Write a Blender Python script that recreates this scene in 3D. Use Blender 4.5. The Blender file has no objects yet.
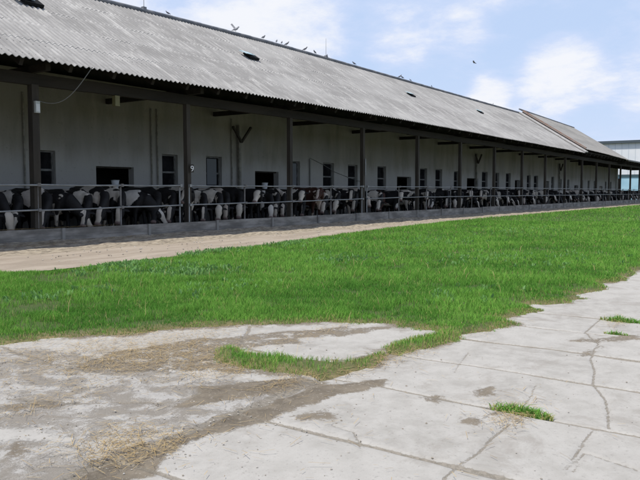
import bpy, bmesh, math, random
import numpy as np
from mathutils import Vector, Matrix
R = math.radians
S = bpy.context.scene
# ---------------------------------------------------------------- camera
CAM_H = 1.41
F = 690.0                       # focal length in photo pixels (640 wide)
HOR = 192.0
YAW = R(34.8)                   # barn runs along +X, barn side is +Y
PITCH = math.atan((240 - HOR) / F)
cd = bpy.data.cameras.new('camera'); cam = bpy.data.objects.new('camera', cd)
S.collection.objects.link(cam); S.camera = cam
cam.location = (0, 0, CAM_H)
cam.rotation_euler = (R(90) - PITCH, 0, YAW - R(90))
cd.sensor_width = 36; cd.lens = 36 * F / 640; cd.clip_end = 3000; cd.clip_start = 0.05
# ---------------------------------------------------------------- world, sun
SUN_DIR = Vector((-0.42, 0.06, 0.90)).normalized()      # towards the sun
sun_el = math.asin(SUN_DIR.z); sun_az = math.atan2(SUN_DIR.x, SUN_DIR.y)
ld = bpy.data.lights.new('sun', 'SUN'); sun = bpy.data.objects.new('sun', ld)
S.collection.objects.link(sun); ld.energy = 4.0; ld.angle = R(0.6); ld.color = (1.0, 0.94, 0.84)
sun.rotation_euler = SUN_DIR.to_track_quat('Z', 'Y').to_euler()
S.view_settings.view_transform = 'Standard'; S.view_settings.look = 'None'
S.view_settings.gamma = 1; S.view_settings.use_curve_mapping = False
S.view_settings.exposure = 0.10

# pixel -> world ray (used to read real positions off the photograph)
def ray(px, py):
    v = Vector(((px - 320) / F, -(py - 240) / F, -1))
    v = cam.rotation_euler.to_matrix() @ v
    return v.normalized()
def gp(px, py, z=0.0):
    d = ray(px, py); t = (z - CAM_H) / d.z
    return (d.x * t, d.y * t)
def on_plane(px, py, p0, n):
    d = ray(px, py); o = Vector((0, 0, CAM_H))
    t = (Vector(p0) - o).dot(Vector(n)) / d.dot(Vector(n))
    return o + d * t
def at_y(px, py, Y):
    d = ray(px, py); t = Y / d.y
    return Vector((d.x * t, Y, CAM_H + d.z * t))
ROT = cam.rotation_euler.to_matrix().transposed()
def proj(p):
    v = ROT @ (Vector(p) - Vector((0, 0, CAM_H)))
    return 320 + F * v.x / -v.z, 240 - F * v.y / -v.z

# ---- node helper
class NT:
    def __init__(s, tree): s.t = tree; s.n = tree.nodes; s.l = tree.links
    def new(s, typ, **kw):
        n = s.n.new(typ)
        for k, v in kw.items():
            setattr(n, k, v)
        return n
    def put(s, sock, v):
        if v is None: return
        if isinstance(v, bpy.types.NodeSocket): s.l.new(v, sock)
        else: sock.default_value = v
    def math(s, op, a, b=None, c=None, clamp=False):
        n = s.new('ShaderNodeMath', operation=op); n.use_clamp = clamp
        s.put(n.inputs[0], a); s.put(n.inputs[1], b); s.put(n.inputs[2], c)
        return n.outputs[0]
    def vmath(s, op, a, b=None):
        n = s.new('ShaderNodeVectorMath', operation=op)
        s.put(n.inputs[0], a); s.put(n.inputs[1], b)
        return n.outputs['Value'] if op in ('DOT_PRODUCT', 'LENGTH', 'DISTANCE') else n.outputs[0]
    def noise(s, vec, scale, detail=4, rough=.55, dist=0.0, out=0):
        n = s.new('ShaderNodeTexNoise'); s.put(n.inputs['Vector'], vec)
        n.inputs['Scale'].default_value = scale; n.inputs['Detail'].default_value = detail
        n.inputs['Roughness'].default_value = rough; n.inputs['Distortion'].default_value = dist
        return n.outputs[out]
    def map(s, v, a, b, c=0.0, d=1.0, smooth=True):
        n = s.new('ShaderNodeMapRange'); n.clamp = True
        if smooth: n.interpolation_type = 'SMOOTHSTEP'
        s.put(n.inputs[0], v); n.inputs[1].default_value = a; n.inputs[2].default_value = b
        n.inputs[3].default_value = c; n.inputs[4].default_value = d
        return n.outputs[0]
    def mix(s, f, a, b, blend='MIX'):
        n = s.new('ShaderNodeMix', data_type='RGBA', blend_type=blend)
        s.put(n.inputs[0], f)
        for i, v in ((6, a), (7, b)):
            if not isinstance(v, bpy.types.NodeSocket) and len(v) == 3: v = (*v, 1)
            s.put(n.inputs[i], v)
        return n.outputs[2]
    def scalevec(s, vec, sc):
        n = s.new('ShaderNodeMapping'); s.put(n.inputs[0], vec); n.inputs['Scale'].default_value = sc
        return n.outputs[0]

w = bpy.data.worlds.new('World'); S.world = w; w.use_nodes = True
W = NT(w.node_tree); W.n.clear()
sky = W.new('ShaderNodeTexSky', sky_type='NISHITA'); sky.sun_disc = False
sky.sun_elevation = sun_el; sky.sun_rotation = sun_az; sky.altitude = 200
sky.air_density = 1.0; sky.dust_density = 1.2; sky.ozone_density = 1.2
tc = W.new('ShaderNodeTexCoord'); dirv = tc.outputs['Generated']
sep = W.new('ShaderNodeSeparateXYZ'); W.l.new(dirv, sep.inputs[0])
zz = W.math('ADD', W.math('MAXIMUM', sep.outputs[2], 0.0), 0.22)
cmb = W.new('ShaderNodeCombineXYZ')
W.l.new(W.math('DIVIDE', sep.outputs[0], zz), cmb.inputs[0]); W.l.new(W.math('DIVIDE', sep.outputs[1], zz), cmb.inputs[1])
cn = W.noise(cmb.outputs[0], 2.3, 8, .56, .25)
cn2 = W.noise(cmb.outputs[0], 6.0, 9, .66, .15)
field = W.math('ADD', W.math('MULTIPLY', cn, .75), W.math('MULTIPLY', cn2, .42))
for px, py, r, amp in ((295, 16, 6.0, .20), (215, 36, 4.0, .13), (562, 80, 4.2, .22), (400, 32, 4.0, .15), (460, 34, 3.0, .13), (488, 95, 2.2, .15),
                       (60, -10, 9, .12), (130, 10, 6, .08), (630, 90, 3, .13), (640, 150, 5, .06), (520, 45, 4, -.10), (370, 68, 4.5, -.14), (450, 70, 3, -.10), (600, 130, 5, -.08), (600, 40, 4, -.06)):
    d = ray(px, py)
    c = W.vmath('DOT_PRODUCT', dirv, tuple(d))
    m = W.map(c, math.cos(R(r)), math.cos(R(r * .25)), 0, amp)
    field = W.math('ADD', field, m)
cl = W.map(field, .60, .84, 0, .95)
skyc = W.mix(W.map(sep.outputs[2], .25, .75, .86, .25), sky.outputs[0], (5.4, 6.8, 9.4))
skyc = W.mix(W.map(field, .46, .70, 0, .55), skyc, (6.6, 7.3, 9.3))
hz = W.map(sep.outputs[2], 0.0, .22, .45, .0)
skyc = W.mix(hz, skyc, (6.6, 7.4, 9.2))
skyc = W.mix(cl, skyc, (8.6, 8.75, 9.2))
bg = W.new('ShaderNodeBackground'); W.l.new(skyc, bg.inputs[0]); bg.inputs[1].default_value = 0.10
wo = W.new('ShaderNodeOutputWorld'); W.l.new(bg.outputs[0], wo.inputs[0])

# ---------------------------------------------------------------- materials
def mat(name, col, rough=.8, col2=None, nscale=4.0, thr=(.4, .6), bump=0.0, bscale=30.0, metal=0.0, coord='Object', spec=.3, stretch=None):
    m = bpy.data.materials.new(name); m.use_nodes = True
    t = NT(m.node_tree); b = t.n['Principled BSDF']
    b.inputs['Roughness'].default_value = rough; b.inputs['Metallic'].default_value = metal
    b.inputs['Specular IOR Level'].default_value = spec
    tcn = t.new('ShaderNodeTexCoord'); v = tcn.outputs[coord]
    if stretch: v = t.scalevec(v, stretch)
    if col2:
        f = t.map(t.noise(v, nscale, 6, .6), thr[0], thr[1])
        t.put(b.inputs['Base Color'], t.mix(f, col, col2))
    else: b.inputs['Base Color'].default_value = (*col, 1)
    if bump:
        bn = t.new('ShaderNodeBump'); bn.inputs['Strength'].default_value = min(1, bump)
        bn.inputs['Distance'].default_value = .01
        t.put(bn.inputs['Height'], t.noise(v, bscale, 6, .65)); t.l.new(bn.outputs[0], b.inputs['Normal'])
    return m
M = {}
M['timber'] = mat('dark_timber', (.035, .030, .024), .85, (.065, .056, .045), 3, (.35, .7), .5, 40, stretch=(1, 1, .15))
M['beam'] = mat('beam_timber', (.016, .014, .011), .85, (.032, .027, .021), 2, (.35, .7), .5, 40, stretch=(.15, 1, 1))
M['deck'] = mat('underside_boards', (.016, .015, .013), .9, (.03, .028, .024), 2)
M['galv'] = mat('galvanised_pipe', (.20, .21, .21), .6, (.31, .315, .31), 3, (.3, .7), .1, 50, .4, spec=.5)
M['galvrust'] = mat('weathered_pipe', (.14, .125, .11), .7, (.22, .22, .22), 5, (.3, .7), .2, 50, .2)
M['board'] = mat('concrete_board', (.15, .14, .125), .9, (.33, .31, .28), 2.5, (.35, .7), .6, 25, stretch=(.4, 1, 1.6))
M['frame'] = mat('window_frame', (.20, .20, .19), .7, (.12, .12, .11), 6)
M['glass'] = mat('dusty_glass', (.007, .007, .008), .8, (.02, .02, .021), 2, (.4, .7), spec=.05)
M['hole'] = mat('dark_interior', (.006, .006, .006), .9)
M['ridge'] = mat('ridge_cap', (.14, .15, .17), .8, (.22, .22, .23), 2)
M['rust'] = mat('rust_red_flashing', (.25, .15, .115), .8, (.25, .20, .175), 3)
M['verge'] = mat('pale_flashing', (.50, .49, .48), .7, (.40, .39, .38), 3)
M['plastic'] = mat('white_plastic', (.6, .62, .62), .5)
M['grey_box'] = mat('grey_box', (.42, .44, .42), .6)
M['yellowish'] = mat('lamp_cover', (.16, .15, .07), .5)
M['pipe'] = mat('painted_pipe', (.25, .24, .2), .8, (.17, .165, .14), 4)
M['cable'] = mat('cable', (.16, .16, .15), .7)
M['white_paint'] = mat('white_paint', (.72, .72, .7), .7)
M['bird'] = mat('pigeon_feathers', (.10, .105, .13), .7, (.18, .18, .2), 12)
M['birdpale'] = mat('pale_feathers', (.35, .35, .37), .7, (.2, .2, .22), 9)
M['skyglass'] = mat('skylight_sheet', (.34, .50, .55), .35, (.45, .58, .62), 4)
M['shed'] = mat('white_sheet_cladding', (.66, .69, .74), .6, (.72, .74, .78), .25)
M['shed_blue'] = mat('pale_blue_cladding', (.30, .50, .62), .6, (.36, .56, .68), .4)
M['shed_roof'] = mat('dark_roof_edge', (.07, .09, .11), .7)
M['hoof'] = mat('hoof', (.03, .025, .02), .6)

def mat_wall():
    m = bpy.data.materials.new('limewashed_wall'); m.use_nodes = True
    t = NT(m.node_tree); b = t.n['Principled BSDF']; b.inputs['Roughness'].default_value = .92
    g = t.new('ShaderNodeNewGeometry').outputs['Position']
    s = t.new('ShaderNodeSeparateXYZ'); t.l.new(g, s.inputs[0])
    n1 = t.noise(t.scalevec(g, (1, 1, .22)), 1.3, 7, .6); n2 = t.noise(g, .5, 4, .5); n3 = t.noise(g, 9, 6, .7)
    c = t.mix(t.map(n1, .3, .72), (.275, .262, .215), (.175, .168, .135))
    c = t.mix(t.map(n2, .38, .62, 0, .6), c, (.25, .246, .225))
    hgt = t.math('ADD', s.outputs[2], t.math('MULTIPLY', n1, 1.0))
    c = t.mix(t.map(hgt, 2.4, 1.7, 0, .7), c, (.06, .058, .05))       # splash dirt low on the wall
    c = t.mix(t.map(hgt, 2.7, 3.7, .75, 0), c, (.39, .38, .355))       # paler tone on the lower band
    c = t.mix(t.map(n3, .60, .72, 0, .5), c, (.1, .095, .08))
    t.put(b.inputs['Base Color'], c)
    bn = t.new('ShaderNodeBump'); bn.inputs['Strength'].default_value = .4; bn.inputs['Distance'].default_value = .02
    t.put(bn.inputs['Height'], n3); t.l.new(bn.outputs[0], b.inputs['Normal'])
    return m
M['wall'] = mat_wall()

def mat_roof(name, base, light, dark, amt=1.0):
    m = bpy.data.materials.new(name); m.use_nodes = True
    t = NT(m.node_tree); b = t.n['Principled BSDF']; b.inputs['Roughness'].default_value = .9
    g = t.new('ShaderNodeNewGeometry').outputs['Position']
    s = t.new('ShaderNodeSeparateXYZ'); t.l.new(g, s.inputs[0])
    st = t.noise(t.scalevec(g, (1.3, .42, .42)), 1.5, 9, .68, .4)     # streaks running down the slope
    st2 = t.noise(t.scalevec(g, (5, .5, .5)), 1.4, 5, .6)
    big = t.noise(t.scalevec(g, (.35, 1, 1)), .55, 5, .6)
    fine = t.noise(g, 14, 6, .7)
    c = t.mix(t.map(big, .35, .65), base, dark)
    c = t.mix(t.map(st, .50, .66, 0, .55 * amt), c, light)
    c = t.mix(t.map(st2, .52, .7, 0, .45 * amt), c, light)
    c = t.mix(t.map(st2, .46, .28, 0, .55 * amt), c, dark)
    c = t.mix(t.map(fine, .55, .75, 0, .35), c, (.22, .215, .2))
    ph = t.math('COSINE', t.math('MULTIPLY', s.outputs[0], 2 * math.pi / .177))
    c = t.mix(t.math('MULTIPLY', t.map(t.math('ADD', ph, t.math('MULTIPLY', st2, .8)), .5, -.5), .34), c, (.13, .127, .122))   # rib shading painted into the colour: valleys of the sheets darkened
    # moss and grime where the sheet courses lap
    fr = t.math('FRACT', t.math('DIVIDE', t.math('SUBTRACT', s.outputs[1], 15.3), 1.20))
    lap = t.math('MULTIPLY', t.map(fr, .90, 1.0), t.map(st, .35, .6))
    c = t.mix(t.math('MULTIPLY', lap, .6), c, light)
    lapd = t.map(fr, .05, .0)
    c = t.mix(t.math('MULTIPLY', lapd, .2), c, dark)
    n5 = t.noise(t.scalevec(g, (8, 1.2, 1.2)), 2.2, 6, .7)
    c = t.mix(t.map(n5, .56, .66, 0, .45 * amt), c, light)
    t.put(b.inputs['Base Color'], c)
    bn = t.new('ShaderNodeBump'); bn.inputs['Strength'].default_value = .3; bn.inputs['Distance'].default_value = .01
    t.put(bn.inputs['Height'], fine); t.l.new(bn.outputs[0], b.inputs['Normal'])
    return m
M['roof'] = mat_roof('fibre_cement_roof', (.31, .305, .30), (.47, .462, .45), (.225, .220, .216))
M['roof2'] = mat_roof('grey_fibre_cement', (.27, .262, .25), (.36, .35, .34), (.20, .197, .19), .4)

def mat_ground(kind):
    m = bpy.data.materials.new(kind); m.use_nodes = True
    t = NT(m.node_tree); b = t.n['Principled BSDF']; b.inputs['Roughness'].default_value = .93
    b.inputs['Specular IOR Level'].default_value = .2
    g = t.new('ShaderNodeNewGeometry').outputs['Position']
    n_big = t.noise(g, .8, 5, .6); n_mid = t.noise(g, 5, 7, .65); n_fine = t.noise(g, 38, 7, .7); n_vf = t.noise(g, 150, 4, .7)
    bump_s, bump_d = .5, .012
    if kind == 'concrete':
        a = t.new('ShaderNodeAttribute', attribute_name='mask'); sp = t.new('ShaderNodeSeparateColor'); t.l.new(a.outputs['Color'], sp.inputs[0])
        dirt, joint, rough_m = sp.outputs[0], sp.outputs[1], sp.outputs[2]
        c = t.mix(t.map(n_mid, .35, .68), (.40, .387, .365), (.31, .297, .275))
        c = t.mix(t.map(n_big, .35, .65, 0, .6), c, (.425, .412, .39))
        c = t.mix(t.map(n_fine, .56, .68, 0, .6), c, (.22, .21, .195))
        n_st = t.noise(g, 1.9, 8, .72, .6)
        c = t.mix(t.map(n_vf, .58, .7, 0, .35), c, (.2, .185, .165))
        c = t.mix(t.map(n_st, .52, .66, 0, .55), c, (.27, .25, .225))
        c = t.mix(t.map(n_st, .40, .30, 0, .4), c, (.43, .415, .39))
        c = t.mix(t.map(n_fine, .36, .28, 0, .5), c, (.48, .475, .46))
        # worn rough zone: aggregate showing, pits full of dust
        rr = t.math('ADD', rough_m, t.math('MULTIPLY', t.math('SUBTRACT', n_mid, .5), 1.1))
        rr = t.math('ADD', rr, t.math('MULTIPLY', t.math('SUBTRACT', n_fine, .5), 1.1))
        rm = t.map(rr, .40, .60)
        wc = t.mix(t.map(n_vf, .4, .6), (.17, .155, .135), (.34, .32, .295))
        n_w = t.noise(g, 3.2, 8, .75, .5)
        wc = t.mix(t.map(n_w, .50, .56, 0, .7), wc, (.18, .158, .13))
        wc = t.mix(t.map(n_w, .49, .44, 0, .85), wc, (.41, .40, .385))
        wc = t.mix(t.map(n_fine, .54, .60, 0, .6), wc, (.22, .20, .175))
        c = t.mix(t.math('MULTIPLY', rm, .8), c, wc)
        # dirt
        d = t.math('ADD', dirt, t.math('MULTIPLY', t.math('SUBTRACT', n_mid, .5), 1.3))
        d = t.math('ADD', d, t.math('MULTIPLY', t.math('SUBTRACT', n_fine, .5), 1.1))
        dm = t.map(d, .34, .66)
        dc = t.mix(t.map(n_mid, .3, .7), (.135, .115, .09), (.215, .185, .145))
        dc = t.mix(t.map(n_fine, .55, .68), dc, (.30, .27, .23))
        c = t.mix(dm, c, dc)
        j = t.math('ADD', joint, t.math('MULTIPLY', t.math('SUBTRACT', n_fine, .5), 1.0))
        jm = t.map(j, .42, .62)
        c = t.mix(t.math('MULTIPLY', jm, .85), c, t.mix(t.map(n_fine, .4, .6), (.165, .148, .12), (.25, .225, .19)))
        hgt = t.math('ADD', t.math('MULTIPLY', n_fine, t.math('ADD', .35, t.math('MULTIPLY', rm, 1.1))), t.math('MULTIPLY', n_vf, t.math('ADD', .15, t.math('MULTIPLY', dm, .4))))
        hgt = t.math('SUBTRACT', hgt, t.math('MULTIPLY', jm, .5))
        bump_s = .55
    elif kind == 'path':
        s = t.new('ShaderNodeSeparateXYZ'); t.l.new(g, s.inputs[0])
        gs = t.scalevec(g, (.25, 1, 1))
        n_l = t.noise(gs, 2.2, 7, .6)
        c = t.mix(t.map(n_l, .35, .65), (.40, .345, .285), (.31, .262, .212))
        c = t.mix(t.map(n_fine, .55, .7, 0, .6), c, (.45, .40, .34))
        n_v = t.noise(t.scalevec(g, (1.5, 3, 1)), 3.0, 7, .7)
        band = t.map(t.math('ADD', s.outputs[1], t.math('MULTIPLY', n_l, 1.2)), 14.6, 15.1)
        mc = t.mix(t.map(n_v, .38, .62), (.17, .145, .115), (.46, .40, .31))
        c = t.mix(t.math('MULTIPLY', band, .85), c, mc)
        hgt = t.math('ADD', t.math('MULTIPLY', n_mid, 1.5), n_fine)
        bump_s = .7; bump_d = .025
    elif kind == 'turf':
        a = t.new('ShaderNodeAttribute', attribute_name='mask')
        c = t.mix(t.map(n_mid, .35, .65), (.10, .10, .045), (.20, .165, .09))
        c = t.mix(t.math('MULTIPLY', t.math('SUBTRACT', 1.0, a.outputs['Fac']), .85), c, (.05, .085, .025))
        c = t.mix(t.map(n_big, .58, .7, 0, .8), c, (.20, .16, .10))
        hgt = n_mid
    elif kind == 'bedding':
        c = t.mix(t.map(n_mid, .35, .65), (.03, .025, .02), (.07, .058, .04)); hgt = n_mid
    else:
        c = t.mix(t.map(n_mid, .35, .65), (.06, .09, .03), (.12, .11, .06)); hgt = n_mid
    t.put(b.inputs['Base Color'], c)
    bn = t.new('ShaderNodeBump'); bn.inputs['Strength'].default_value = bump_s; bn.inputs['Distance'].default_value = bump_d
    t.put(bn.inputs['Height'], hgt); t.l.new(bn.outputs[0], b.inputs['Normal'])
    return m
M['concrete'] = mat_ground('concrete'); M['path'] = mat_ground('path'); M['turf'] = mat_ground('turf')
M['field'] = mat_ground('field'); M['bedding'] = mat_ground('bedding')

def mat_blade(name, ca, cb, cc, trans=.35):
    m = bpy.data.materials.new(name); m.use_nodes = True
    t = NT(m.node_tree); t.n.clear()
    a = t.new('ShaderNodeAttribute', attribute_name='tint'); sp = t.new('ShaderNodeSeparateColor'); t.l.new(a.outputs['Color'], sp.inputs[0])
    c = t.mix(sp.outputs[0], ca, cb)
    c = t.mix(t.map(sp.outputs[1], .5, 1.0, 0, 1), c, cc)
    d = t.new('ShaderNodeBsdfDiffuse'); t.l.new(c, d.inputs[0])
    tr = t.new('ShaderNodeBsdfTranslucent'); t.l.new(t.mix(.5, c, cb), tr.inputs[0])
    mx = t.new('ShaderNodeMixShader'); mx.inputs[0].default_value = trans
    t.l.new(d.outputs[0], mx.inputs[1]); t.l.new(tr.outputs[0], mx.inputs[2])
    o = t.new('ShaderNodeOutputMaterial'); t.l.new(mx.outputs[0], o.inputs[0])
    return m
M['grass'] = mat_blade('grass_blade', (.085, .235, .040), (.200, .415, .075), (.44, .37, .17))
M['weed'] = mat_blade('weed_leaf', (.13, .28, .085), (.22, .39, .15), (.3, .3, .12))
M['straw'] = mat_blade('straw', (.36, .26, .13), (.54, .42, .23), (.15, .105, .06), .12)

# ---------------------------------------------------------------- object helpers
def tag(o, label=None, cat=None, group=None, kind=None):
    if label: o['label'] = label
    if cat: o['category'] = cat
    if group: o['group'] = group
    if kind: o['kind'] = kind
    return o
def link(name, me, parent=None, loc=(0, 0, 0)):
    o = bpy.data.objects.new(name, me); S.collection.objects.link(o); o.location = loc
    if parent: o.parent = parent
    return o
def empty(name, loc, label, cat, group=None):
    o = link(name, None, None, loc); o.empty_display_size = .2
    return tag(o, label, cat, group)
class MB:
    def __init__(s, off=(0, 0, 0)): s.v = []; s.f = []; s.off = Vector(off); s.smooth = False
    def box(s, c, size, rot=None):
        c = Vector(c) - s.off; h = Vector(size) / 2; i = len(s.v)
        for x in (-1, 1):
            for y in (-1, 1):
                for z in (-1, 1):
                    p = Vector((x * h.x, y * h.y, z * h.z))
                    if rot is not None: p = rot @ p
                    s.v.append(c + p)
        for q in ((0, 1, 3, 2), (4, 6, 7, 5), (0, 4, 5, 1), (2, 3, 7, 6), (0, 2, 6, 4), (1, 5, 7, 3)):
            s.f.append(tuple(i + k for k in q))
        return s
    def bar(s, a, b, wx, wz, up=(0, 0, 1)):          # rectangular bar from a to b
        a = Vector(a); b = Vector(b); d = (b - a); L = d.length; d.normalize()
        u = Vector(up)
        side = d.cross(u).normalized(); u2 = side.cross(d)
        rot = Matrix((d, side, u2)).transposed()
        return s.box((a + b) / 2, (L, wx, wz), rot)
    def tube(s, pts, r, n=8, cap=True):
        pts = [Vector(p) - s.off for p in pts]; rr = r if hasattr(r, '__len__') else [r] * len(pts)
        base = len(s.v)
        for k, p in enumerate(pts):
            d = (pts[min(k + 1, len(pts) - 1)] - pts[max(k - 1, 0)]).normalized()
            a = Vector((0, 0, 1)) if abs(d.z) < .9 else Vector((1, 0, 0))
            u = d.cross(a).normalized(); v = d.cross(u)
            for j in range(n):
                an = 2 * math.pi * j / n
                s.v.append(p + (u * math.cos(an) + v * math.sin(an)) * rr[k])
        for k in range(len(pts) - 1):
            for j in range(n):
                a = base + k * n + j; b = base + k * n + (j + 1) % n
                s.f.append((a, b, b + n, a + n))
        if cap:
            s.f.append(tuple(base + j for j in range(n))[::-1]); e = base + (len(pts) - 1) * n
            s.f.append(tuple(e + j for j in range(n)))
        s.smooth = True
        return s
    def build(s, name, m, parent=None, loc=None):
        me = bpy.data.meshes.new(name); me.from_pydata([tuple(v) for v in s.v], [], s.f)
        if m: me.materials.append(m)
        me.update()
        if s.smooth:
            bm = bmesh.new(); bm.from_mesh(me); bmesh.ops.recalc_face_normals(bm, faces=bm.faces)
            for e in bm.edges:
                e.smooth = not (len(e.link_faces) == 2 and e.calc_face_angle(0) > .8)
            for f in bm.faces: f.smooth = True
            bm.to_mesh(me); bm.free()
        return link(name, me, parent, loc if loc is not None else (0, 0, 0))
def grid_mesh(name, xs, ys, zf, m, maskf=None, smooth=True):
    X, Y = np.meshgrid(xs, ys, indexing='ij'); Z = zf(X, Y)
    co = np.stack([X.ravel(), Y.ravel(), Z.ravel()], 1).astype(np.float32)
    nx, ny = len(xs), len(ys)
    i = np.arange(nx * ny).reshape(nx, ny)
    q = np.stack([i[:-1, :-1], i[1:, :-1], i[1:, 1:], i[:-1, 1:]], -1).reshape(-1, 4)
    me = np_mesh(name, co, q, m)
    if maskf is not None:
        mk = maskf(X.ravel(), Y.ravel())
        at = me.color_attributes.new('mask', 'FLOAT_COLOR', 'POINT')
        at.data.foreach_set('color', mk.astype(np.float32).ravel())
    me.polygons.foreach_set('use_smooth', np.full(len(q), smooth))
    return me
def np_mesh(name, co, q, m):
    me = bpy.data.meshes.new(name); k = q.shape[1]
    me.vertices.add(len(co)); me.vertices.foreach_set('co', np.ascontiguousarray(co, dtype=np.float32).ravel())
    me.loops.add(q.size); me.loops.foreach_set('vertex_index', q.ravel().astype(np.int32))
    me.polygons.add(len(q)); me.polygons.foreach_set('loop_start', np.arange(0, q.size, k, dtype=np.int32))
    me.polygons.foreach_set('loop_total', np.full(len(q), k, dtype=np.int32))
    me.materials.append(m); me.update(calc_edges=True)
    return me
rng = np.random.default_rng(5)
_lat = rng.random((256, 256))
def vnoise(x, y, s):
    x = np.asarray(x) * s + 91.3; y = np.asarray(y) * s + 57.7
    xi = np.floor(x).astype(int); yi = np.floor(y).astype(int); fx = x - xi; fy = y - yi
    fx = fx * fx * (3 - 2 * fx); fy = fy * fy * (3 - 2 * fy)
    g = lambda a, b: _lat[a % 256, b % 256]
    return (g(xi, yi) * (1 - fx) + g(xi + 1, yi) * fx) * (1 - fy) + (g(xi, yi + 1) * (1 - fx) + g(xi + 1, yi + 1) * fx) * fy
def fbm(x, y, s, o=4):
    r = 0; a = .5; t = 0
    for k in range(o):
        r = r + a * vnoise(x + 13.1 * k, y - 7.7 * k, s * 2 ** k); t += a; a *= .55
    return r / t
def sdf_poly(x, y, poly):                             # negative inside
    x = np.asarray(x, float); y = np.asarray(y, float)
    d2 = np.full(x.shape, 1e9); inside = np.zeros(x.shape, bool); n = len(poly)
    for i in range(n):
        ax, ay = poly[i]; bx, by = poly[(i + 1) % n]
        ex, ey = bx - ax, by - ay; L = ex * ex + ey * ey + 1e-12
        tt = np.clip(((x - ax) * ex + (y - ay) * ey) / L, 0, 1)
        d2 = np.minimum(d2, (x - ax - tt * ex) ** 2 + (y - ay - tt * ey) ** 2)
        if abs(ey) > 1e-12:
            c = ((ay > y) != (by > y)) & (x < (bx - ax) * (y - ay) / ey + ax)
            inside ^= c
    d = np.sqrt(d2)
    return np.where(inside, -d, d)
def sdf_line(x, y, pts):
    d2 = np.full(np.shape(x), 1e9)
    for (ax, ay), (bx, by) in zip(pts[:-1], pts[1:]):
        ex, ey = bx - ax, by - ay; L = ex * ex + ey * ey + 1e-12
        tt = np.clip(((x - ax) * ex + (y - ay) * ey) / L, 0, 1)
        d2 = np.minimum(d2, (x - ax - tt * ex) ** 2 + (y - ay - tt * ey) ** 2)
    return np.sqrt(d2)
def P(l): return [gp(*p) for p in l]

# ---------------------------------------------------------------- ground, pavement, path
NEAR = P([(-420, 356), (0, 343), (60, 338), (130, 334), (190, 328), (250, 326), (330, 324), (385, 324), (412, 329), (436, 334), (405, 341),
          (383, 349), (400, 354), (432, 347), (458, 343), (468, 336), (492, 331), (512, 324), (497, 320), (515, 315), (545, 311), (532, 306), (560, 303), (592, 299),
          (577, 295), (600, 291), (612, 288), (604, 285), (626, 280), (640, 271), (700, 254)])
FARB = P([(640, 205.5), (560, 212.5), (480, 219), (400, 228), (340, 235), (300, 242), (250, 248), (200, 253), (150, 261), (100, 267), (50, 272), (0, 275), (-260, 300)])
LAWN = NEAR + [(60, 2.2), (115, 1.8), (115, 15)] + FARB
PATCH = P([(203, 352), (230, 348), (262, 353), (300, 359), (340, 363), (385, 352), (388, 360), (352, 371), (322, 378), (285, 375), (240, 371), (210, 366)])
def lawn_sd(x, y):
    d = np.minimum(sdf_poly(x, y, LAWN), sdf_poly(x, y, PATCH) + .03)
    return d + (fbm(x, y, 2.2, 3) - .5) * .30 + (fbm(x, y, 9, 2) - .5) * .10

def axis(lo, hi, f0, f1, fine, g=1.12, mx=3.0):
    a = list(np.arange(f0, f1, fine)); s = fine
    while a[-1] < hi: s = min(s * g, mx); a.append(a[-1] + s)
    b = []; s = fine; c = f0
    while c > lo: s = min(s * g, mx); c -= s; b.append(c)
    return np.array(b[::-1] + a)

gs = MB(); gs.box((0, 0, -.16), (1600, 1600, .1)); g0 = gs.build('ground', M['field']); tag(g0, kind='structure')

JX = [1.3, 2.3, 3.26, 4.28, 5.25, 6.2, 7.12, 8.1, 9.1, 10.1, 11.1, 12.1, 13.1, 14.2, 15.2, 16.2]
CRACKS = [P([(602, 317), (584, 332), (599, 344), (590, 359), (594, 370), (593, 383), (606, 398), (609, 412), (610, 428)]),
          P([(595, 430), (586, 440), (580, 449), (574, 460), (567, 468)]),
          P([(509, 422), (497, 432), (490, 437), (478, 452), (462, 462), (445, 475), (440, 488)]),
          P([(575, 470), (585, 452), (640, 470)]), P([(536, 385), (528, 398), (518, 408)]),
          P([(330, 425), (352, 432), (360, 446)]), P([(60, 452), (30, 470)]), P([(455, 372), (468, 352)])]
DIRT = [P([(95, 462), (135, 446), (180, 436), (235, 412), (290, 396), (318, 386), (388, 379), (384, 386), (330, 398), (296, 411), (262, 424), (244, 428), (205, 436), (172, 452), (160, 468), (120, 482), (60, 490)]),
        P([(180, 408), (260, 396), (330, 383), (300, 378), (200, 388)]),
        P([(0, 405), (60, 398), (90, 402), (70, 408), (0, 412)]),
        P([(60, 372), (110, 352), (180, 341), (330, 328), (405, 326), (350, 336), (262, 340), (240, 350), (330, 368), (300, 379), (200, 372), (120, 372)]),
        P([(470, 392), (492, 386), (498, 396), (478, 399)]), P([(462, 421), (520, 402), (500, 418), (475, 425)]),
        P([(285, 416), (330, 408), (335, 418), (295, 421)]), P([(577, 356), (600, 342), (606, 348), (585, 358)]),
        P([(560, 340), (640, 334), (640, 340), (600, 345)]), P([(0, 450), (20, 440), (30, 452), (0, 462)]),
        P([(235, 341), (300, 337), (300, 344), (250, 348)]), P([(418, 397), (440, 396), (438, 403), (420, 402)])]
ROUGH = [P([(-60, 345), (60, 352), (190, 378), (235, 400), (180, 428), (90, 440), (30, 425), (-60, 430)]),
         P([(-60, 440), (60, 445), (110, 470), (60, 500), (-60, 500)]), P([(190, 382), (320, 386), (250, 420), (190, 432), (150, 408)])]
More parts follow.
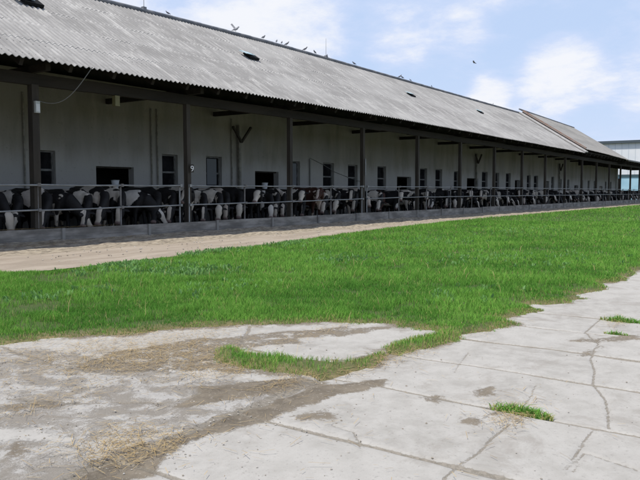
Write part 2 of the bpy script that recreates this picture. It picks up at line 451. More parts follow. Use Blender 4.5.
def pave_mask(x, y):
    n = fbm(x, y, 6, 3) - .5; n2 = fbm(x, y, 1.5, 3) - .5
    dirt = np.zeros_like(x)
    for i, p in enumerate(DIRT):
        sd = sdf_poly(x, y, p) + n * .12
        dirt = np.maximum(dirt, np.clip(.55 - sd / .12, 0, 1) * (1 if i < 2 else .62))
    ls = lawn_sd(x, y)
    dirt = np.maximum(dirt, np.clip(.75 - ls / .35, 0, .85) * np.clip(.6 + n2 * 2.2, 0, 1))
    j = np.zeros_like(x)
    for k, jx in enumerate(JX):
        dj = np.abs(x - jx + (vnoise(y, x * 0 + k, 1.5) - .5) * .06)
        wj = .016 + .022 * np.clip(fbm(x, y + k, 2.5, 2) - .35, 0, 1) * 2
        on = y < 2.95
        j = np.maximum(j, np.where(on, np.clip(1.1 - dj / (wj * 1.5), 0, 1), 0))
    for yy in (2.92, -.15):
        dj = np.abs(y - yy + n * .10)
        j = np.maximum(j, np.where(x < 6.2, np.clip(1.15 - dj / .07, 0, 1), 0))
    for k, c in enumerate(CRACKS):
        dj = sdf_line(x + n * .05, y + n2 * .03, c)
        j = np.maximum(j, np.clip(1.0 - dj / (.019 + .010 * np.clip(n2 + .5, 0, 1)), 0, 1) * (.80 if k < 3 else .66))
    # left pad: broken slab edges
    for l in (P([(-40, 398), (60, 400), (160, 404), (200, 392)]), P([(250, 326), (242, 345), (262, 352)]), P([(0, 345), (70, 368), (120, 372)])):
        j = np.maximum(j, np.clip(.8 - sdf_line(x + n * .15, y + n * .15, l) / .07, 0, 1))
    rg = np.zeros_like(x)
    for p in ROUGH: rg = np.maximum(rg, np.clip(.55 - sdf_poly(x, y, p) / .35, 0, 1))
    return np.stack([dirt, j, rg, np.ones_like(x)], 1)
def pave_z(X, Y):
    x, y = X.ravel(), Y.ravel(); m = pave_mask(x, y)
    slab = np.floor(np.clip((x - 1.3) / .98, 0, 20)).astype(int)
    tilt = (_lat[slab % 256, 7] - .5) * .012 * (y < 2.92)
    z = tilt - m[:, 1] * .014 + m[:, 0] * .010 * fbm(x, y, 12, 3) + (fbm(x, y, 1.2, 3) - .5) * .015 + m[:, 2] * (fbm(x, y, 18, 2) - .5) * .014
    return z.reshape(X.shape)
xs = axis(-8, 118, 1.6, 8.0, .017); ys = axis(-9, 7.4, .4, 5.8, .017, mx=.25)
pv = link('concrete_pavement', grid_mesh('concrete_pavement', xs, ys, pave_z, M['concrete'], pave_mask)); tag(pv, kind='structure')

# trodden dirt track along the barn
def path_z(X, Y):
    z = (fbm(X, Y, .5, 3) - .5) * .05 + (fbm(X, Y, 4, 3) - .5) * .03
    edge = np.clip((Y - 14.4) / 1.2, 0, 1)
    return z - .005 + edge * (.09 + .15 * (fbm(X * .6, Y * 1.5, 2.2, 4) - .35))
pt = link('dirt_track', grid_mesh('dirt_track', axis(-20, 118, 6, 30, .07, 1.05, .4), np.arange(11.2, 16.52, .06), path_z, M['path'])); tag(pt, kind='structure')
# lawn soil
def lawn_z(X, Y):
    sd = lawn_sd(X.ravel(), Y.ravel()).reshape(X.shape)
    far = np.clip((Y - 9) / 4, 0, 1)
    return np.clip(-sd * .35, -.10, .035) + (fbm(X, Y, 1.0, 3) - .5) * .03 * (sd < 0) + .05 * far * np.clip(-sd, 0, .6)
ls = link('lawn_soil', grid_mesh('lawn_soil', axis(-10, 116, 2.5, 10, .06, 1.06, .5), axis(1.2, 15.2, 2, 6.6, .06, 1.06, .2), lawn_z, M['turf'], lambda x, y: np.stack([np.clip(1 + lawn_sd(x, y) / .22, 0, 1)] * 3 + [np.ones_like(x)], 1))); tag(ls, kind='structure')

def soil_h(x, y): return np.maximum(lawn_z(x.reshape(-1, 1), y.reshape(-1, 1)).ravel(), -.005)

def blades(name, x, y, z, h, wd, bend, tint, m, flat=None, seg=True):
    n = len(x); a = rng.random(n) * 2 * np.pi; b = a + (rng.random(n) - .5) * 2
    cx, cy = np.cos(a) * wd / 2, np.sin(a) * wd / 2
    lx, ly = -np.sin(b) * bend * h, np.cos(b) * bend * h
    co = np.empty((n, 5, 3), np.float32)
    co[:, 0] = np.stack([x - cx, y - cy, z - .01], 1); co[:, 1] = np.stack([x + cx, y + cy, z - .01], 1)
    mz = z + h * .55
    co[:, 2] = np.stack([x + cx * .75 + lx * .3, y + cy * .75 + ly * .3, mz], 1)
    co[:, 3] = np.stack([x - cx * .75 + lx * .3, y - cy * .75 + ly * .3, mz], 1)
    co[:, 4] = np.stack([x + lx, y + ly, z + h * np.sqrt(np.clip(1 - (bend * .6) ** 2, .1, 1))], 1)
    base = np.arange(n)[:, None] * 5
    tri = np.concatenate([base + np.array([[0, 1, 2]]), base + np.array([[0, 2, 3]]), base + np.array([[3, 2, 4]])], 1).reshape(-1, 3)
    me = np_mesh(name, co.reshape(-1, 3), tri, m)
    at = me.color_attributes.new('tint', 'FLOAT_COLOR', 'POINT')
    t4 = np.repeat(np.concatenate([tint, np.zeros((n, 4 - tint.shape[1]))], 1), 5, 0)
    at.data.foreach_set('color', t4.astype(np.float32).ravel())
    return me
def depth(x, y): return x * math.cos(YAW) + y * math.sin(YAW)
def side(x, y): return x * math.sin(YAW) - y * math.cos(YAW)

def lawn_points():
    out = []
    # rings of depth, each with its own density and blade width
    for d0, d1, dens in ((2, 8.5, 6800), (8.5, 11, 4600), (11, 15, 2500), (15, 21, 1300), (21, 32, 520), (32, 55, 120), (55, 115, 40)):
        w0 = 0.464 * d1 * 1.12 + 1.5; area = (d1 - d0) * 2 * w0; n = int(area * dens)
        z = d0 + rng.random(n) * (d1 - d0); s = (rng.random(n) * 2 - 1) * w0
        x = z * math.cos(YAW) + s * math.sin(YAW); y = z * math.sin(YAW) - s * math.cos(YAW)
        ok = (y > 1) & (y < 15) & (x < 114)
        x, y = x[ok], y[ok]
        sd = lawn_sd(x, y)
        clump = fbm(x, y, 3.5, 3); bare = fbm(x + 40, y, .7, 3)
        keep = (sd < .03) & (rng.random(len(x)) < np.clip(.65 - sd * 5, 0, 1)) & (rng.random(len(x)) < np.clip(.55 + (clump - .4) * 2.5, .15, 1)) 
        barep = np.zeros(len(x), bool)
        for px, py, r in ((88, 277, .55), (6, 312, .6), (45, 281, .45), (38, 330, .25), (75, 283, .4), (260, 262, .3), (100, 290, .3), (470, 246, .5)):
            gx, gy = gp(px, py); barep |= ((x - gx) ** 2 + ((y - gy) * 1.0) ** 2 < r * r * (.5 + fbm(x, y, 5, 2))) & (rng.random(len(x)) < .8)
        keep &= ~barep
        out.append((x[keep], y[keep], sd[keep]))
    return [np.concatenate(k) for k in zip(*out)]
lx, ly, lsd = lawn_points()
dz = depth(lx, ly); n = len(lx)
big = fbm(lx, ly, .8, 3); mid = fbm(lx + 9, ly, 3.5, 3)
hh = (.032 + .058 * rng.random(n)) * np.clip(.45 - lsd * 1.1, .45, 1.15) * (.30 + 1.25 * mid) * (.65 + .7 * big) * (1 + .25 * (ly > 11))
hh *= np.clip(1 + (dz - 15) * .006, 1, 1.3)
wd = .0052 * (np.clip(dz, 6, 90) / 7) ** .85
tn = np.stack([np.clip(rng.random(n) * .55 + (big - .5) * 1.6 + (mid - .5) * .9 + .28, 0, 1), np.where(rng.random(n) < .05 + .4 * (lsd > -.12), .75 + .25 * rng.random(n), 0)], 1)
lawn = link('grass', blades('grass', lx, ly, soil_h(lx, ly), hh, wd, .25 + .65 * rng.random(n), tn, M['grass'])); tag(lawn, 'bright green grass strip between the dirt track and the concrete', 'grass', kind='stuff')
print('blades', n)

sel = rng.random(n) < .0009
q_ = sel & (dz < 26)
nq = int(q_.sum())
tag(link('dry_stalks', blades('dry_stalks', lx[q_], ly[q_], soil_h(lx[q_], ly[q_]), .10 + .16 * rng.random(nq), .004 * (dz[q_] / 7) ** .8, .3 + .9 * rng.random(nq), np.stack([rng.random(nq), np.zeros(nq)], 1), M['straw'])), 'dry yellow stalks standing among the green grass', 'dry grass', kind='stuff')
# broad leaved weeds scattered in the grass
def weeds():
    xs_, ys_, hs, ws, ts = [], [], [], [], []
    for px, py, r, cnt in ((195, 255, .75, 420), (140, 272, .6, 200), (185, 277, .5, 200), (120, 268, .4, 110), (300, 245, .8, 300), (470, 300, .5, 30), (345, 262, .6, 80), (430, 244, 1.0, 160), (480, 262, .8, 90), (240, 290, .5, 60), (60, 300, .5, 50), (560, 262, 1, 60), (520, 232, 1.5, 120)):
        gx, gy = gp(px, py)
        xs_.append(gx + rng.normal(0, r, cnt)); ys_.append(gy + rng.normal(0, r * .55, cnt))
    x = np.concatenate(xs_); y = np.concatenate(ys_); ok = sdf_poly(x, y, LAWN) < -.2; x, y = x[ok], y[ok]; n = len(x)
    half = rng.random(n) < .6; x, y = x[half], y[half]; n = len(x)
    x = np.repeat(x, 5) + rng.normal(0, .025, n * 5); y = np.repeat(y, 5) + rng.normal(0, .025, n * 5); n *= 5
    return blades('leafy_weeds', x, y, soil_h(x, y) + .025 + rng.random(n) * .035, .03 + .035 * rng.random(n), .016 + .014 * rng.random(n), .5 + .5 * rng.random(n), np.stack([rng.random(n), np.zeros(n)], 1), M['weed'])
wo_ = link('leafy_weeds', weeds()); tag(wo_, 'grey green broad leaved weeds growing among the grass', 'weeds', kind='stuff')

# small tufts that grow out of the slab joints, one thing each
def tuft(px, py, rx, ry, cnt, label, h=.09):
    gx, gy = gp(px, py); c, s_ = math.cos(-YAW), math.sin(-YAW)
    a = rng.random(cnt) * 2 * np.pi; r = np.sqrt(rng.random(cnt)) * (.75 + .4 * rng.random(cnt))
    u = np.cos(a) * r * rx; v = np.sin(a) * r * ry
    # elongated along the joint (y axis of the slabs)
    x = v; y = u
    me = blades('weed_tuft', x, y, np.zeros(cnt), h * (.2 + .9 * rng.random(cnt) ** 1.5) * (1.15 - .6 * r) * (.5 + vnoise(x + gx, y + gy, 14)), .004 + .007 * rng.random(cnt), .5 + .9 * rng.random(cnt),
                np.stack([rng.random(cnt), np.where(rng.random(cnt) < .12 + .4 * (r > .8), .85, 0)], 1), M['grass'])
    o = link('weed_tuft', me, None, (gx, gy, .0)); tag(o, label, 'weed', 'tufts growing in the slab joints')
tuft(522, 413, .20, .06, 620, 'long low tuft of weeds in the slab joint at the bottom right', .07)
tuft(622, 321, .22, .09, 520, 'grass tuft on the slabs, the upper of two at the right edge', .07)
tuft(617, 334.5, .12, .035, 170, 'small flat grass tuft, the lower of two at the right edge', .045)

# loose straw and stones
def straw(regions, name, label):
    X, Y, Z, L, A = [], [], [], [], []
    for (px, py, rx, ry, cnt, z0) in regions:
        gx, gy = gp(px, py) if py < 1000 else (px, py - 1000)
        X.append(gx + rng.normal(0, rx, cnt)); Y.append(gy + rng.normal(0, ry, cnt)); Z.append(np.full(cnt, z0) + rng.random(cnt) * .018)
    x = np.concatenate(X); y = np.concatenate(Y); z = np.concatenate(Z); n = len(x)
    ln = .02 + .10 * rng.random(n) ** 1.8; a = rng.random(n) * 2 * np.pi; wd = (.0012 + .0020 * rng.random(n)) * (1 + np.clip(depth(x, y) - 8, 0, 20) * .12)
    tl = rng.normal(0, .06, n)
    dx, dy = np.cos(a), np.sin(a)
    co = np.empty((n, 4, 3), np.float32)
    for k, (e, f) in enumerate(((-1, -1), (1, -1), (1, 1), (-1, 1))):
        co[:, k] = np.stack([x + dx * ln / 2 * e - dy * wd / 2 * f, y + dy * ln / 2 * e + dx * wd / 2 * f, z + .008 + tl * ln / 2 * e + np.abs(tl) * ln / 2], 1)
    q = (np.arange(n)[:, None] * 4 + np.arange(4)[None])
    me = np_mesh(name, co.reshape(-1, 3), q, M['straw'])
    at = me.color_attributes.new('tint', 'FLOAT_COLOR', 'POINT')
    t4 = np.repeat(np.stack([rng.random(n), (rng.random(n) < .2) * .8, np.zeros(n), np.ones(n)], 1), 4, 0)
    at.data.foreach_set('color', t4.astype(np.float32).ravel())
    tag(link(name, me), label, 'straw', kind='stuff')
straw([(115, 443, .18, .14, 520, 0), (150, 450, .20, .10, 380, 0), (125, 357, .55, .35, 1900, 0), (165, 352, .45, .3, 1100, 0), (60, 352, .5, .25, 420, 0), (200, 362, .3, .25, 600, 0), (225, 372, .25, .12, 420, 0),
       (20, 346, .4, .2, 380, 0), (300, 377, .3, .08, 420, 0), (365, 366, .35, .1, 420, 0), (415, 351, .35, .1, 300, 0), (330, 329, .8, .12, 520, 0), (210, 332, .8, .15, 620, 0),
       (120, 340, .8, .15, 700, 0), (45, 404, .3, .12, 200, 0), (80, 385, .9, .7, 420, 0), (520, 417, .16, .06, 260, 0), (618, 323, .2, .07, 200, 0), (500, 408, .3, .1, 90, 0), (480, 330, .2, .1, 120, 0),
       (505, 322, .3, .1, 120, 0), (250, 420, .7, .7, 160, 0), (400, 400, 1.0, .7, 30, 0)], 'loose_straw', 'loose dry straw scattered on the worn concrete and grass edge')
ys_list = []
for k in range(330):
    xx = 6 + k * .28 * (1 + k * .0012); ys_list.append((xx, 1000 + 15.2 + random.Random(k).random() * 1.0, .30, .26, (260 if xx < 14 else 70) if xx < 30 else 12, .10))
    if xx < 60: ys_list.append((xx, 1000 + (16.42 if xx < 12.9 else 16.62), .3, (.05 if xx < 12.9 else .10), (330 if xx < 12.9 else 22), .44 if xx < 12.9 else .27))
straw(ys_list, 'feed_straw', 'straw and hay lying along the foot and the top of the feed barrier')

def stones():
    me_v, me_f = [], []
    r = random.Random(3)
    def one(x, y, s, z=0):
        b = len(me_v); o = [Vector((a, b_, c)).normalized() * s * r.uniform(.6, 1.15) for a, b_, c in ((1, 0, 0), (-1, 0, 0), (0, 1, 0), (0, -1, 0), (0, 0, .7), (0, 0, -.7))]
        me_v.extend([(x + p.x, y + p.y, z + s * .3 + p.z * .7) for p in o])
        for f in ((0, 2, 4), (2, 1, 4), (1, 3, 4), (3, 0, 4), (2, 0, 5), (1, 2, 5), (3, 1, 5), (0, 3, 5)): me_f.append(tuple(b + k for k in f))
    for (px, py, s, n) in ((100, 440, .9, 420), (250, 410, .5, 260), (40, 380, .8, 260), (480, 400, 1.2, 120), (240, 360, .5, 120)):
        gx, gy = gp(px, py)
        for k in range(n): one(gx + r.gauss(0, s), gy + r.gauss(0, s * .7), r.uniform(.003, .010))
    for k in range(700): one(r.uniform(5, 45), r.uniform(12.3, 16.2), r.uniform(.01, .035))
    me = bpy.data.meshes.new('gravel'); me.from_pydata(me_v, [], me_f); me.materials.append(mat('stone_chips', (.25, .22, .18), .9, (.42, .40, .37), 3))
    tag(link('gravel', me), 'small stones and crumbs scattered over concrete and track', 'gravel', kind='stuff')
stones()

# ---------------------------------------------------------------- the barn
D_POST, D_EAVE, D_RIDGE, D_WALL = 16.5, 15.3, 21.2, 20.6
BAY = 5.5; X0 = 10.65
XA, XV, XB, XW = X0 - 4.2 * BAY, 62.0, 80.5, 99.5      # left end, verge between the roofs, roof end, wall end
XEND = X0 + BAY * 18
EAVE_Z, RIDGE_Z = CAM_H + .2193 * D_EAVE, CAM_H + .335 * D_RIDGE
BEAM_Z = CAM_H + 2.91
def sag(x):                                            # heights shaped to drop towards the near end, following lens barrel distortion
    return 1 - .050 * min(1, max(0, (27 - x) / 18)) ** 1.3
def zc(z, x): return CAM_H + (z - CAM_H) * sag(x)
barn = empty('cattle_barn', (X0, D_POST, 0), 'long open fronted cattle barn with grey corrugated roof and timber posts', 'barn')
bo = barn.location
def bpart(mb, name, m, parent=barn, label=None):
    o = mb.build(name, m)
    # express in the parent's frame
    off = Vector(bo)
    o.data.transform(Matrix.Translation(-off)); o.parent = parent
    if label: o['label'] = label
    return o
def corrugated(x0, x1, name, m, dz=0.0, wave=.177, amp=.025, label=None):
    rows = []; ncourse = 5; spans = []
    dy = (D_RIDGE - D_EAVE) / ncourse
    for c in range(ncourse):
        spans.append((D_EAVE + dy * c, D_EAVE + dy * (c + 1) + (.12 if c < ncourse - 1 else 0), c))
    nx = int((x1 - x0) / wave * 6); xs_ = np.linspace(x0, x1, nx + 1)
    wv = np.cos(xs_ / wave * 2 * np.pi) * amp
    dzv = dz if not callable(dz) else np.array([dz(v) for v in xs_]); sg = np.array([sag(v) for v in xs_]); jit = (fbm(xs_, xs_ * 0, .35, 3) - .5) * .05
    V, Q = [], []
    slope = (RIDGE_Z - EAVE_Z) / (D_RIDGE - D_EAVE)
    for y0, y1, c in spans:
        eave_j = (_lat[(np.floor(xs_ / 1.06).astype(int)) % 256, c] - .5) * .04
        b = len(V) and sum(len(v) for v in V)
        for k, (yy, lift) in enumerate((y0 + (y1 - y0) * q_, .006 * (1 - q_)) for q_ in (0, .06, .5, .94, 1)):
            z = EAVE_Z + (yy - D_EAVE) * slope
            zl = CAM_H + (z - CAM_H) * sg + wv + lift + dzv + jit
            y = np.full_like(xs_, yy) + (eave_j if k == 0 else 0)
            V.append(np.stack([xs_, y, zl], 1))
        i = np.arange(nx)
        for rw in range(4):
            b2 = int(b) + rw * (nx + 1)
            Q.append(np.stack([b2 + i, b2 + i + 1, b2 + nx + 1 + i + 1, b2 + nx + 1 + i], 1))
    co = np.concatenate(V) - np.array(bo); q = np.concatenate(Q)
    me = np_mesh(name, co, q, m)
    me.polygons.foreach_set('use_smooth', np.ones(len(q), bool))
    o = link(name, me, barn)
    sm = o.modifiers.new('sheet', 'SOLIDIFY'); sm.thickness = .012; me.materials.append(M['deck']); sm.material_offset = 1; es = o.modifiers.new('edges', 'EDGE_SPLIT'); es.split_angle = R(50)
    if label: o['label'] = label
    return o
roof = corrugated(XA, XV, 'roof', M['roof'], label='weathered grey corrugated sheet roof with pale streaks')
R2 = lambda x: .34 - .26 * (x - XV) / (XB - XV)
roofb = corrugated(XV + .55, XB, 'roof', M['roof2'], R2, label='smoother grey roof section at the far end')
# back slope (seen only from elsewhere), verge flashings, ridge caps
mb = MB()
for x0, x1, dz_ in ((XA, XV, 0), (XV, XB, .05)):
    xs_ = [x0 + (x1 - x0) * k / 30 for k in range(31)]
    for a, b in zip(xs_[:-1], xs_[1:]):
        i = len(mb.v)
        mb.v += [Vector((a, D_RIDGE, zc(RIDGE_Z, a) + dz_)), Vector((b, D_RIDGE, zc(RIDGE_Z, b) + dz_)), Vector((b, D_RIDGE + 5.9, zc(EAVE_Z, b) + dz_)), Vector((a, D_RIDGE + 5.9, zc(EAVE_Z, a) + dz_))]
        mb.f.append((i, i + 1, i + 2, i + 3))
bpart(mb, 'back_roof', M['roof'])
mb = MB(); n = 46
for k in range(n):
    a = XA + (XV - XA) * k / n; b = XA + (XV - XA) * (k + 1) / n
    mb.tube([(a, D_RIDGE, zc(RIDGE_Z, a) + .045), (b + .08, D_RIDGE, zc(RIDGE_Z, b) + .055)], .085, 8)
bpart(mb, 'ridge_cap', M['ridge'])
mb = MB(); mb.tube([(XV + .1, D_RIDGE, RIDGE_Z + .38), (XB, D_RIDGE, RIDGE_Z + .11)], .07, 8); bpart(mb, 'ridge_cap', M['ridge'])
sl = Vector((0, D_RIDGE - D_EAVE, RIDGE_Z - EAVE_Z)).normalized(); nn = Vector((0, -sl.z, sl.y))
mb = MB(); mb.bar(Vector((XV + .15, D_EAVE, EAVE_Z)) + nn * .10, Vector((XV + .15, D_RIDGE, RIDGE_Z)) + nn * .10, .75, .10, nn); bpart(mb, 'verge_flashing', M['verge'], label='pale strip where the two roof sections meet')
mb = MB(); mb.bar(Vector((XV + .72, D_EAVE + .3, EAVE_Z + .2)) + nn * .18, Vector((XV + .72, D_RIDGE, RIDGE_Z)) + nn * .22, .20, .34, nn); bpart(mb, 'verge_wall', M['rust'], label='rust red upstand between the roof sections')
# eave fascia shadow board and the far lean-to roof
mb = MB(); mb.bar((XB - .5, D_EAVE + .05, EAVE_Z + .02), (XEND, D_EAVE + .05, EAVE_Z + .02), .1, .10)
mb.bar((XB, (D_EAVE + D_WALL) / 2, EAVE_Z + .08), (XEND, (D_EAVE + D_WALL) / 2, EAVE_Z + .08), D_WALL - D_EAVE, .05)
bpart(mb, 'canopy_roof', M['roof2'], label='flat grey canopy roof carried past the end of the wall')
# timber: wall plate on posts, rafters, purlins, underside boards
mb = MB(); x = XA; k = 0
pa_ = None
while x < XEND:
    x2 = min(x + BAY * .5, XEND); j = random.Random(k).uniform(-.02, .02)
    mb.bar((x, D_POST, zc(BEAM_Z + .15 + j, x)), (x2, D_POST, zc(BEAM_Z + .15 + j, x2)), .16, .30)
    x = x2; k += 1
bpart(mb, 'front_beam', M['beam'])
slope = (RIDGE_Z - EAVE_Z) / (D_RIDGE - D_EAVE)
x = XA + .2
while x < XEND:
    mb = MB()
    if x < XB:
        lo = D_EAVE + .22
        def rz(y): return zc(EAVE_Z + (y - D_EAVE) * slope, x) - .19
        mb.bar((x, lo, rz(lo)), (x, D_RIDGE - .1, rz(D_RIDGE - .1)), .10, .20)
    else: mb.bar((x, D_EAVE + .2, EAVE_Z - .12), (x, D_WALL, EAVE_Z - .12), .1, .2)
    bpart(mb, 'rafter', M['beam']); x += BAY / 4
for yy in (D_EAVE + .35, D_EAVE + 1.0, 18.0, 19.6):
    mb = MB(); pts = [(a, yy, zc(EAVE_Z + (yy - D_EAVE) * slope, a) - .075) for a in (XA, X0, X0 + 6, X0 + 11, X0 + 17, XB - .1)]
    i0 = len(mb.v)
    for p in pts:
        for dy, dz_ in ((-.05, -.05), (.05, -.05), (.05, .03), (-.05, .03)): mb.v.append(Vector(p) + Vector((0, dy, dz_)))
    for q in range(len(pts) - 1):
        for e in range(4): mb.f.append((q * 4 + e, q * 4 + (e + 1) % 4, q * 4 + 4 + (e + 1) % 4, q * 4 + 4 + e))
    mb.f += [(0, 1, 2, 3), (len(mb.v) - 1, len(mb.v) - 2, len(mb.v) - 3, len(mb.v) - 4)]
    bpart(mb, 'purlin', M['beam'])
for kx in range(-4, 18):
    xx = X0 + kx * BAY; mb = MB()
    mb.bar((xx, D_EAVE + .5, zc(BEAM_Z + .40, xx)), (xx, D_WALL - .1, zc(BEAM_Z + .40, xx)), .14, .18); bpart(mb, 'tie_beam', M['beam'])
# boarded gables and the boarding that closes the roof space above the wall
for xe in (XA + .1, XB - .12):
    mb = MB(); i0 = len(mb.v)
    for dx in (0, .06):
        for y, z in ((D_EAVE + .3, EAVE_Z - .10), (D_RIDGE, RIDGE_Z - .10), (D_RIDGE + 5.6, EAVE_Z - .10), (D_RIDGE + 5.6, BEAM_Z), (D_EAVE + .3, BEAM_Z + .1)): mb.v.append(Vector((xe + dx, y, zc(z, xe))))
    mb.f += [(0, 1, 2, 3, 4), (9, 8, 7, 6, 5)] + [(e, (e + 1) % 5, 5 + (e + 1) % 5, 5 + e) for e in range(5)]
    bpart(mb, 'gable_boarding', M['deck'])
POSTPX = []
for kx in range(-4, 19):
    xx = X0 + kx * BAY
    if xx > XEND: break
    t = zc(BEAM_Z, xx); wdt = .20 if kx == 0 else .165
    mb = MB(); ln = random.Random(kx).uniform(-.02, .02)
    mb.bar((xx, D_POST, -.05), (xx + ln, D_POST, t), wdt, wdt, (0, 1, 0))
    bpart(mb, 'post', M['timber'])
    POSTPX.append((proj((xx, D_POST, 1.5))[0], kx))
mb = MB(); mb.box((X0 + 3 * BAY + .06, D_POST - .125, 2.55), (.05, .02, .75)); bpart(mb, 'metal_strap', M['galv'])
# white digit painted on a small plate screwed to the second post
nb = empty('number_sign', (X0 + BAY + .06, D_POST - .13, 2.08), 'white painted number 9 on the second roof post', 'number')
fc = bpy.data.curves.new('nine', 'FONT'); fc.body = '9'; fc.size = .27; fc.extrude = .006; fc.align_x = 'CENTER'
fo = bpy.data.objects.new('nine_src', fc); S.collection.objects.link(fo)
dg = bpy.context.evaluated_depsgraph_get(); me = bpy.data.meshes.new_from_object(fo.evaluated_get(dg)); bpy.data.objects.remove(fo)
me.materials.clear(); me.materials.append(M['white_paint'])
fo = link('digit', me, nb); fo.rotation_euler = (R(90), 0, R(-14)); fo.location = (-.02, -.04, 0)
mb = MB(); mb.box((0, .006, .10), (.18, .008, .26)); mb.build('plate', M['timber'], nb)

# wall with real openings
WIN = [(40, 56, 150, 181, 'd'), (96, 134, 166, 184, 'w'), (162, 178, 154, 181, 'd'), (206, 222, 156, 182, 'g'), (255, 278.5, 171, 184, 'w'), (292, 300, 161, 184, 'g'), (323, 334, 162.5, 184, 'd'),
       (348, 357.5, 164.5, 184, 'd'), (377.5, 386, 166, 185, 'd'), (397, 411, 176.5, 185, 'w'), (420, 427, 168, 185, 'd'), (435.5, 442, 169, 185, 'd'), (454, 459, 171, 185, 'd'), (467, 478, 178, 186, 'w'),
       (482, 487.5, 171.5, 186, 'd'), (494, 499, 172.5, 186, 'd'), (506, 510.5, 173, 186, 'd'), (515, 520, 180, 187, 'w'), (527, 530.5, 175, 187, 'd'), (534, 538, 175.5, 187, 'd'), (544, 549, 181, 187, 'w'), (551.5, 554, 176.5, 187, 'd')]
ops = []
for a, b, t_, bt, kd in WIN:
    p = at_y(a, t_, D_WALL); q = at_y(b, bt, D_WALL)
    ops.append((p.x, q.x, {'w': 1.50}.get(kd, 1.62), p.z, kd))
wx = ops[-1][1]; kk = 0
while wx < XW - 5:
    wx += 1.9; kd = 'w' if kk % 4 == 2 else 'd'
    ops.append((wx, wx + (1.6 if kd == 'w' else .85), 1.62, 2.15 if kd == 'w' else 2.75, kd)); wx += 1.0; kk += 1
wx = ops[0][0]
for kk in range(9):
    wx -= 2.9; ops.insert(0, (wx, wx + 1.0, 1.62, 3.05, 'd'))
TH = .30; WT = 5.35
mb = MB(); edges = sorted(ops)
cur = XA
def wb(x0, x1, z0, z1):
    if x1 - x0 > .01 and z1 - z0 > .01: mb.box(((x0 + x1) / 2, D_WALL + TH / 2, (z0 + z1) / 2), (x1 - x0, TH, z1 - z0))
for (a, b, z0, z1, kd) in edges:
    wb(cur, a, 0, WT); wb(a, b, 0, z0); wb(a, b, z1, WT); cur = b
wb(cur, XW, 0, WT)
bpart(mb, 'wall', M['wall'])
mb = MB(); mb.box((XW + .28, D_WALL + .1, 2.5), (.55, .6, 5.0)); bpart(mb, 'end_pier', mat('pale_pier', (.42, .43, .40), .9, (.34, .35, .3), 2))
mb = MB(); mb.box(((XA + XB) / 2, D_WALL + .35, 6.35), (XB - XA - .5, .05, 2.0)); bpart(mb, 'loft_boarding', M['deck'])
mb = MB(); mb.box(((XA + XW) / 2, D_WALL + TH + 1.4, 1.8), (XW - XA, .1, 3.6)); bpart(mb, 'dark_backing', M['hole'])  # near-black panel, its colour stands in for the darkness behind the openings
for (a, b, z0, z1, kd) in edges:
    yy = D_WALL + .16; f = .055
    if kd == 'w':
        m1 = MB(); m1.box(((a + b) / 2, yy, z1 - f / 2), (b - a - .004, .06, f)); bpart(m1, 'lintel', M['timber'])
        m1 = MB(); m1.box(((a + b) / 2, yy - .12, z0 + .018), (b - a - .004, .26, .03)); bpart(m1, 'sill', M['timber']); continue
    m1 = MB(); x0_, x1_ = a + .002, b - .002
    m1.box((x0_ + f / 2, yy, (z0 + z1) / 2), (f, .06, z1 - z0)); m1.box((x1_ - f / 2, yy, (z0 + z1) / 2), (f, .06, z1 - z0))
    m1.box(((a + b) / 2, yy, z1 - f / 2), (b - a - 2 * f, .055, f)); m1.box(((a + b) / 2, yy, z0 + f / 2), (b - a - 2 * f, .055, f))
    m1.box(((a + b) / 2, yy, z0 + (z1 - z0) * .45), (b - a - 2 * f, .05, .07))
    wf = bpart(m1, 'window', M['frame'])
    m2 = MB(); m2.box(((a + b) / 2, yy + .03, (z0 + z1) / 2), (b - a - .04, .006, z1 - z0 - .04)); pn = bpart(m2, 'pane', M['glass'], wf)
    if kd == 'g':
        m3 = MB(); m3.box(((a + b) / 2 - .05, yy - .06, (z0 + z1) / 2), ((b - a) * .6, .02, z1 - z0 - .2)); bpart(m3, 'shutter', mat('grey_shutter', (.15, .16, .165), .8), wf)
# wall posts with Y braces, and thin down pipes on the wall
for px in (240, 477, 560):
    p = at_y(px, 170, D_WALL - .15); xx = p.x; zt = 3.95
    m1 = MB(); m1.bar((xx, D_WALL - .12, 0), (xx, D_WALL - .12, zt + .4), .12, .12, (0, 1, 0))
    br = bpart(m1, 'wall_post', M['pipe'])
    m2 = MB(); m2.bar((xx, D_WALL - .25, zt - .35), (xx + .65, D_WALL - .25, zt + .35), .08, .1, (0, 1, 0)); m2.bar((xx, D_WALL - .25, zt - .35), (xx - .55, D_WALL - .25, zt + .3), .08, .1, (0, 1, 0))
    bpart(m2, 'brace', M['timber'], br)
for px in (152, 158, 25, 310, 232):
    p = at_y(px, 170, D_WALL - .06); m1 = MB(); m1.tube([(p.x, p.y, 1.2), (p.x, p.y, 3.1 if px in (310,) else 4.6)], .03, 8); bpart(m1, 'wall_pipe', M['cable'] if px == 310 else M['pipe'])
# sloping stain lines / cables along the wall
m1 = MB(); pts = [at_y(px, py, D_WALL - .03) for px, py in ((310, 158), (322, 164), (335, 172), (350, 178), (362, 182))]; m1.tube(pts, .012, 6); bpart(m1, 'cable', M['cable'])

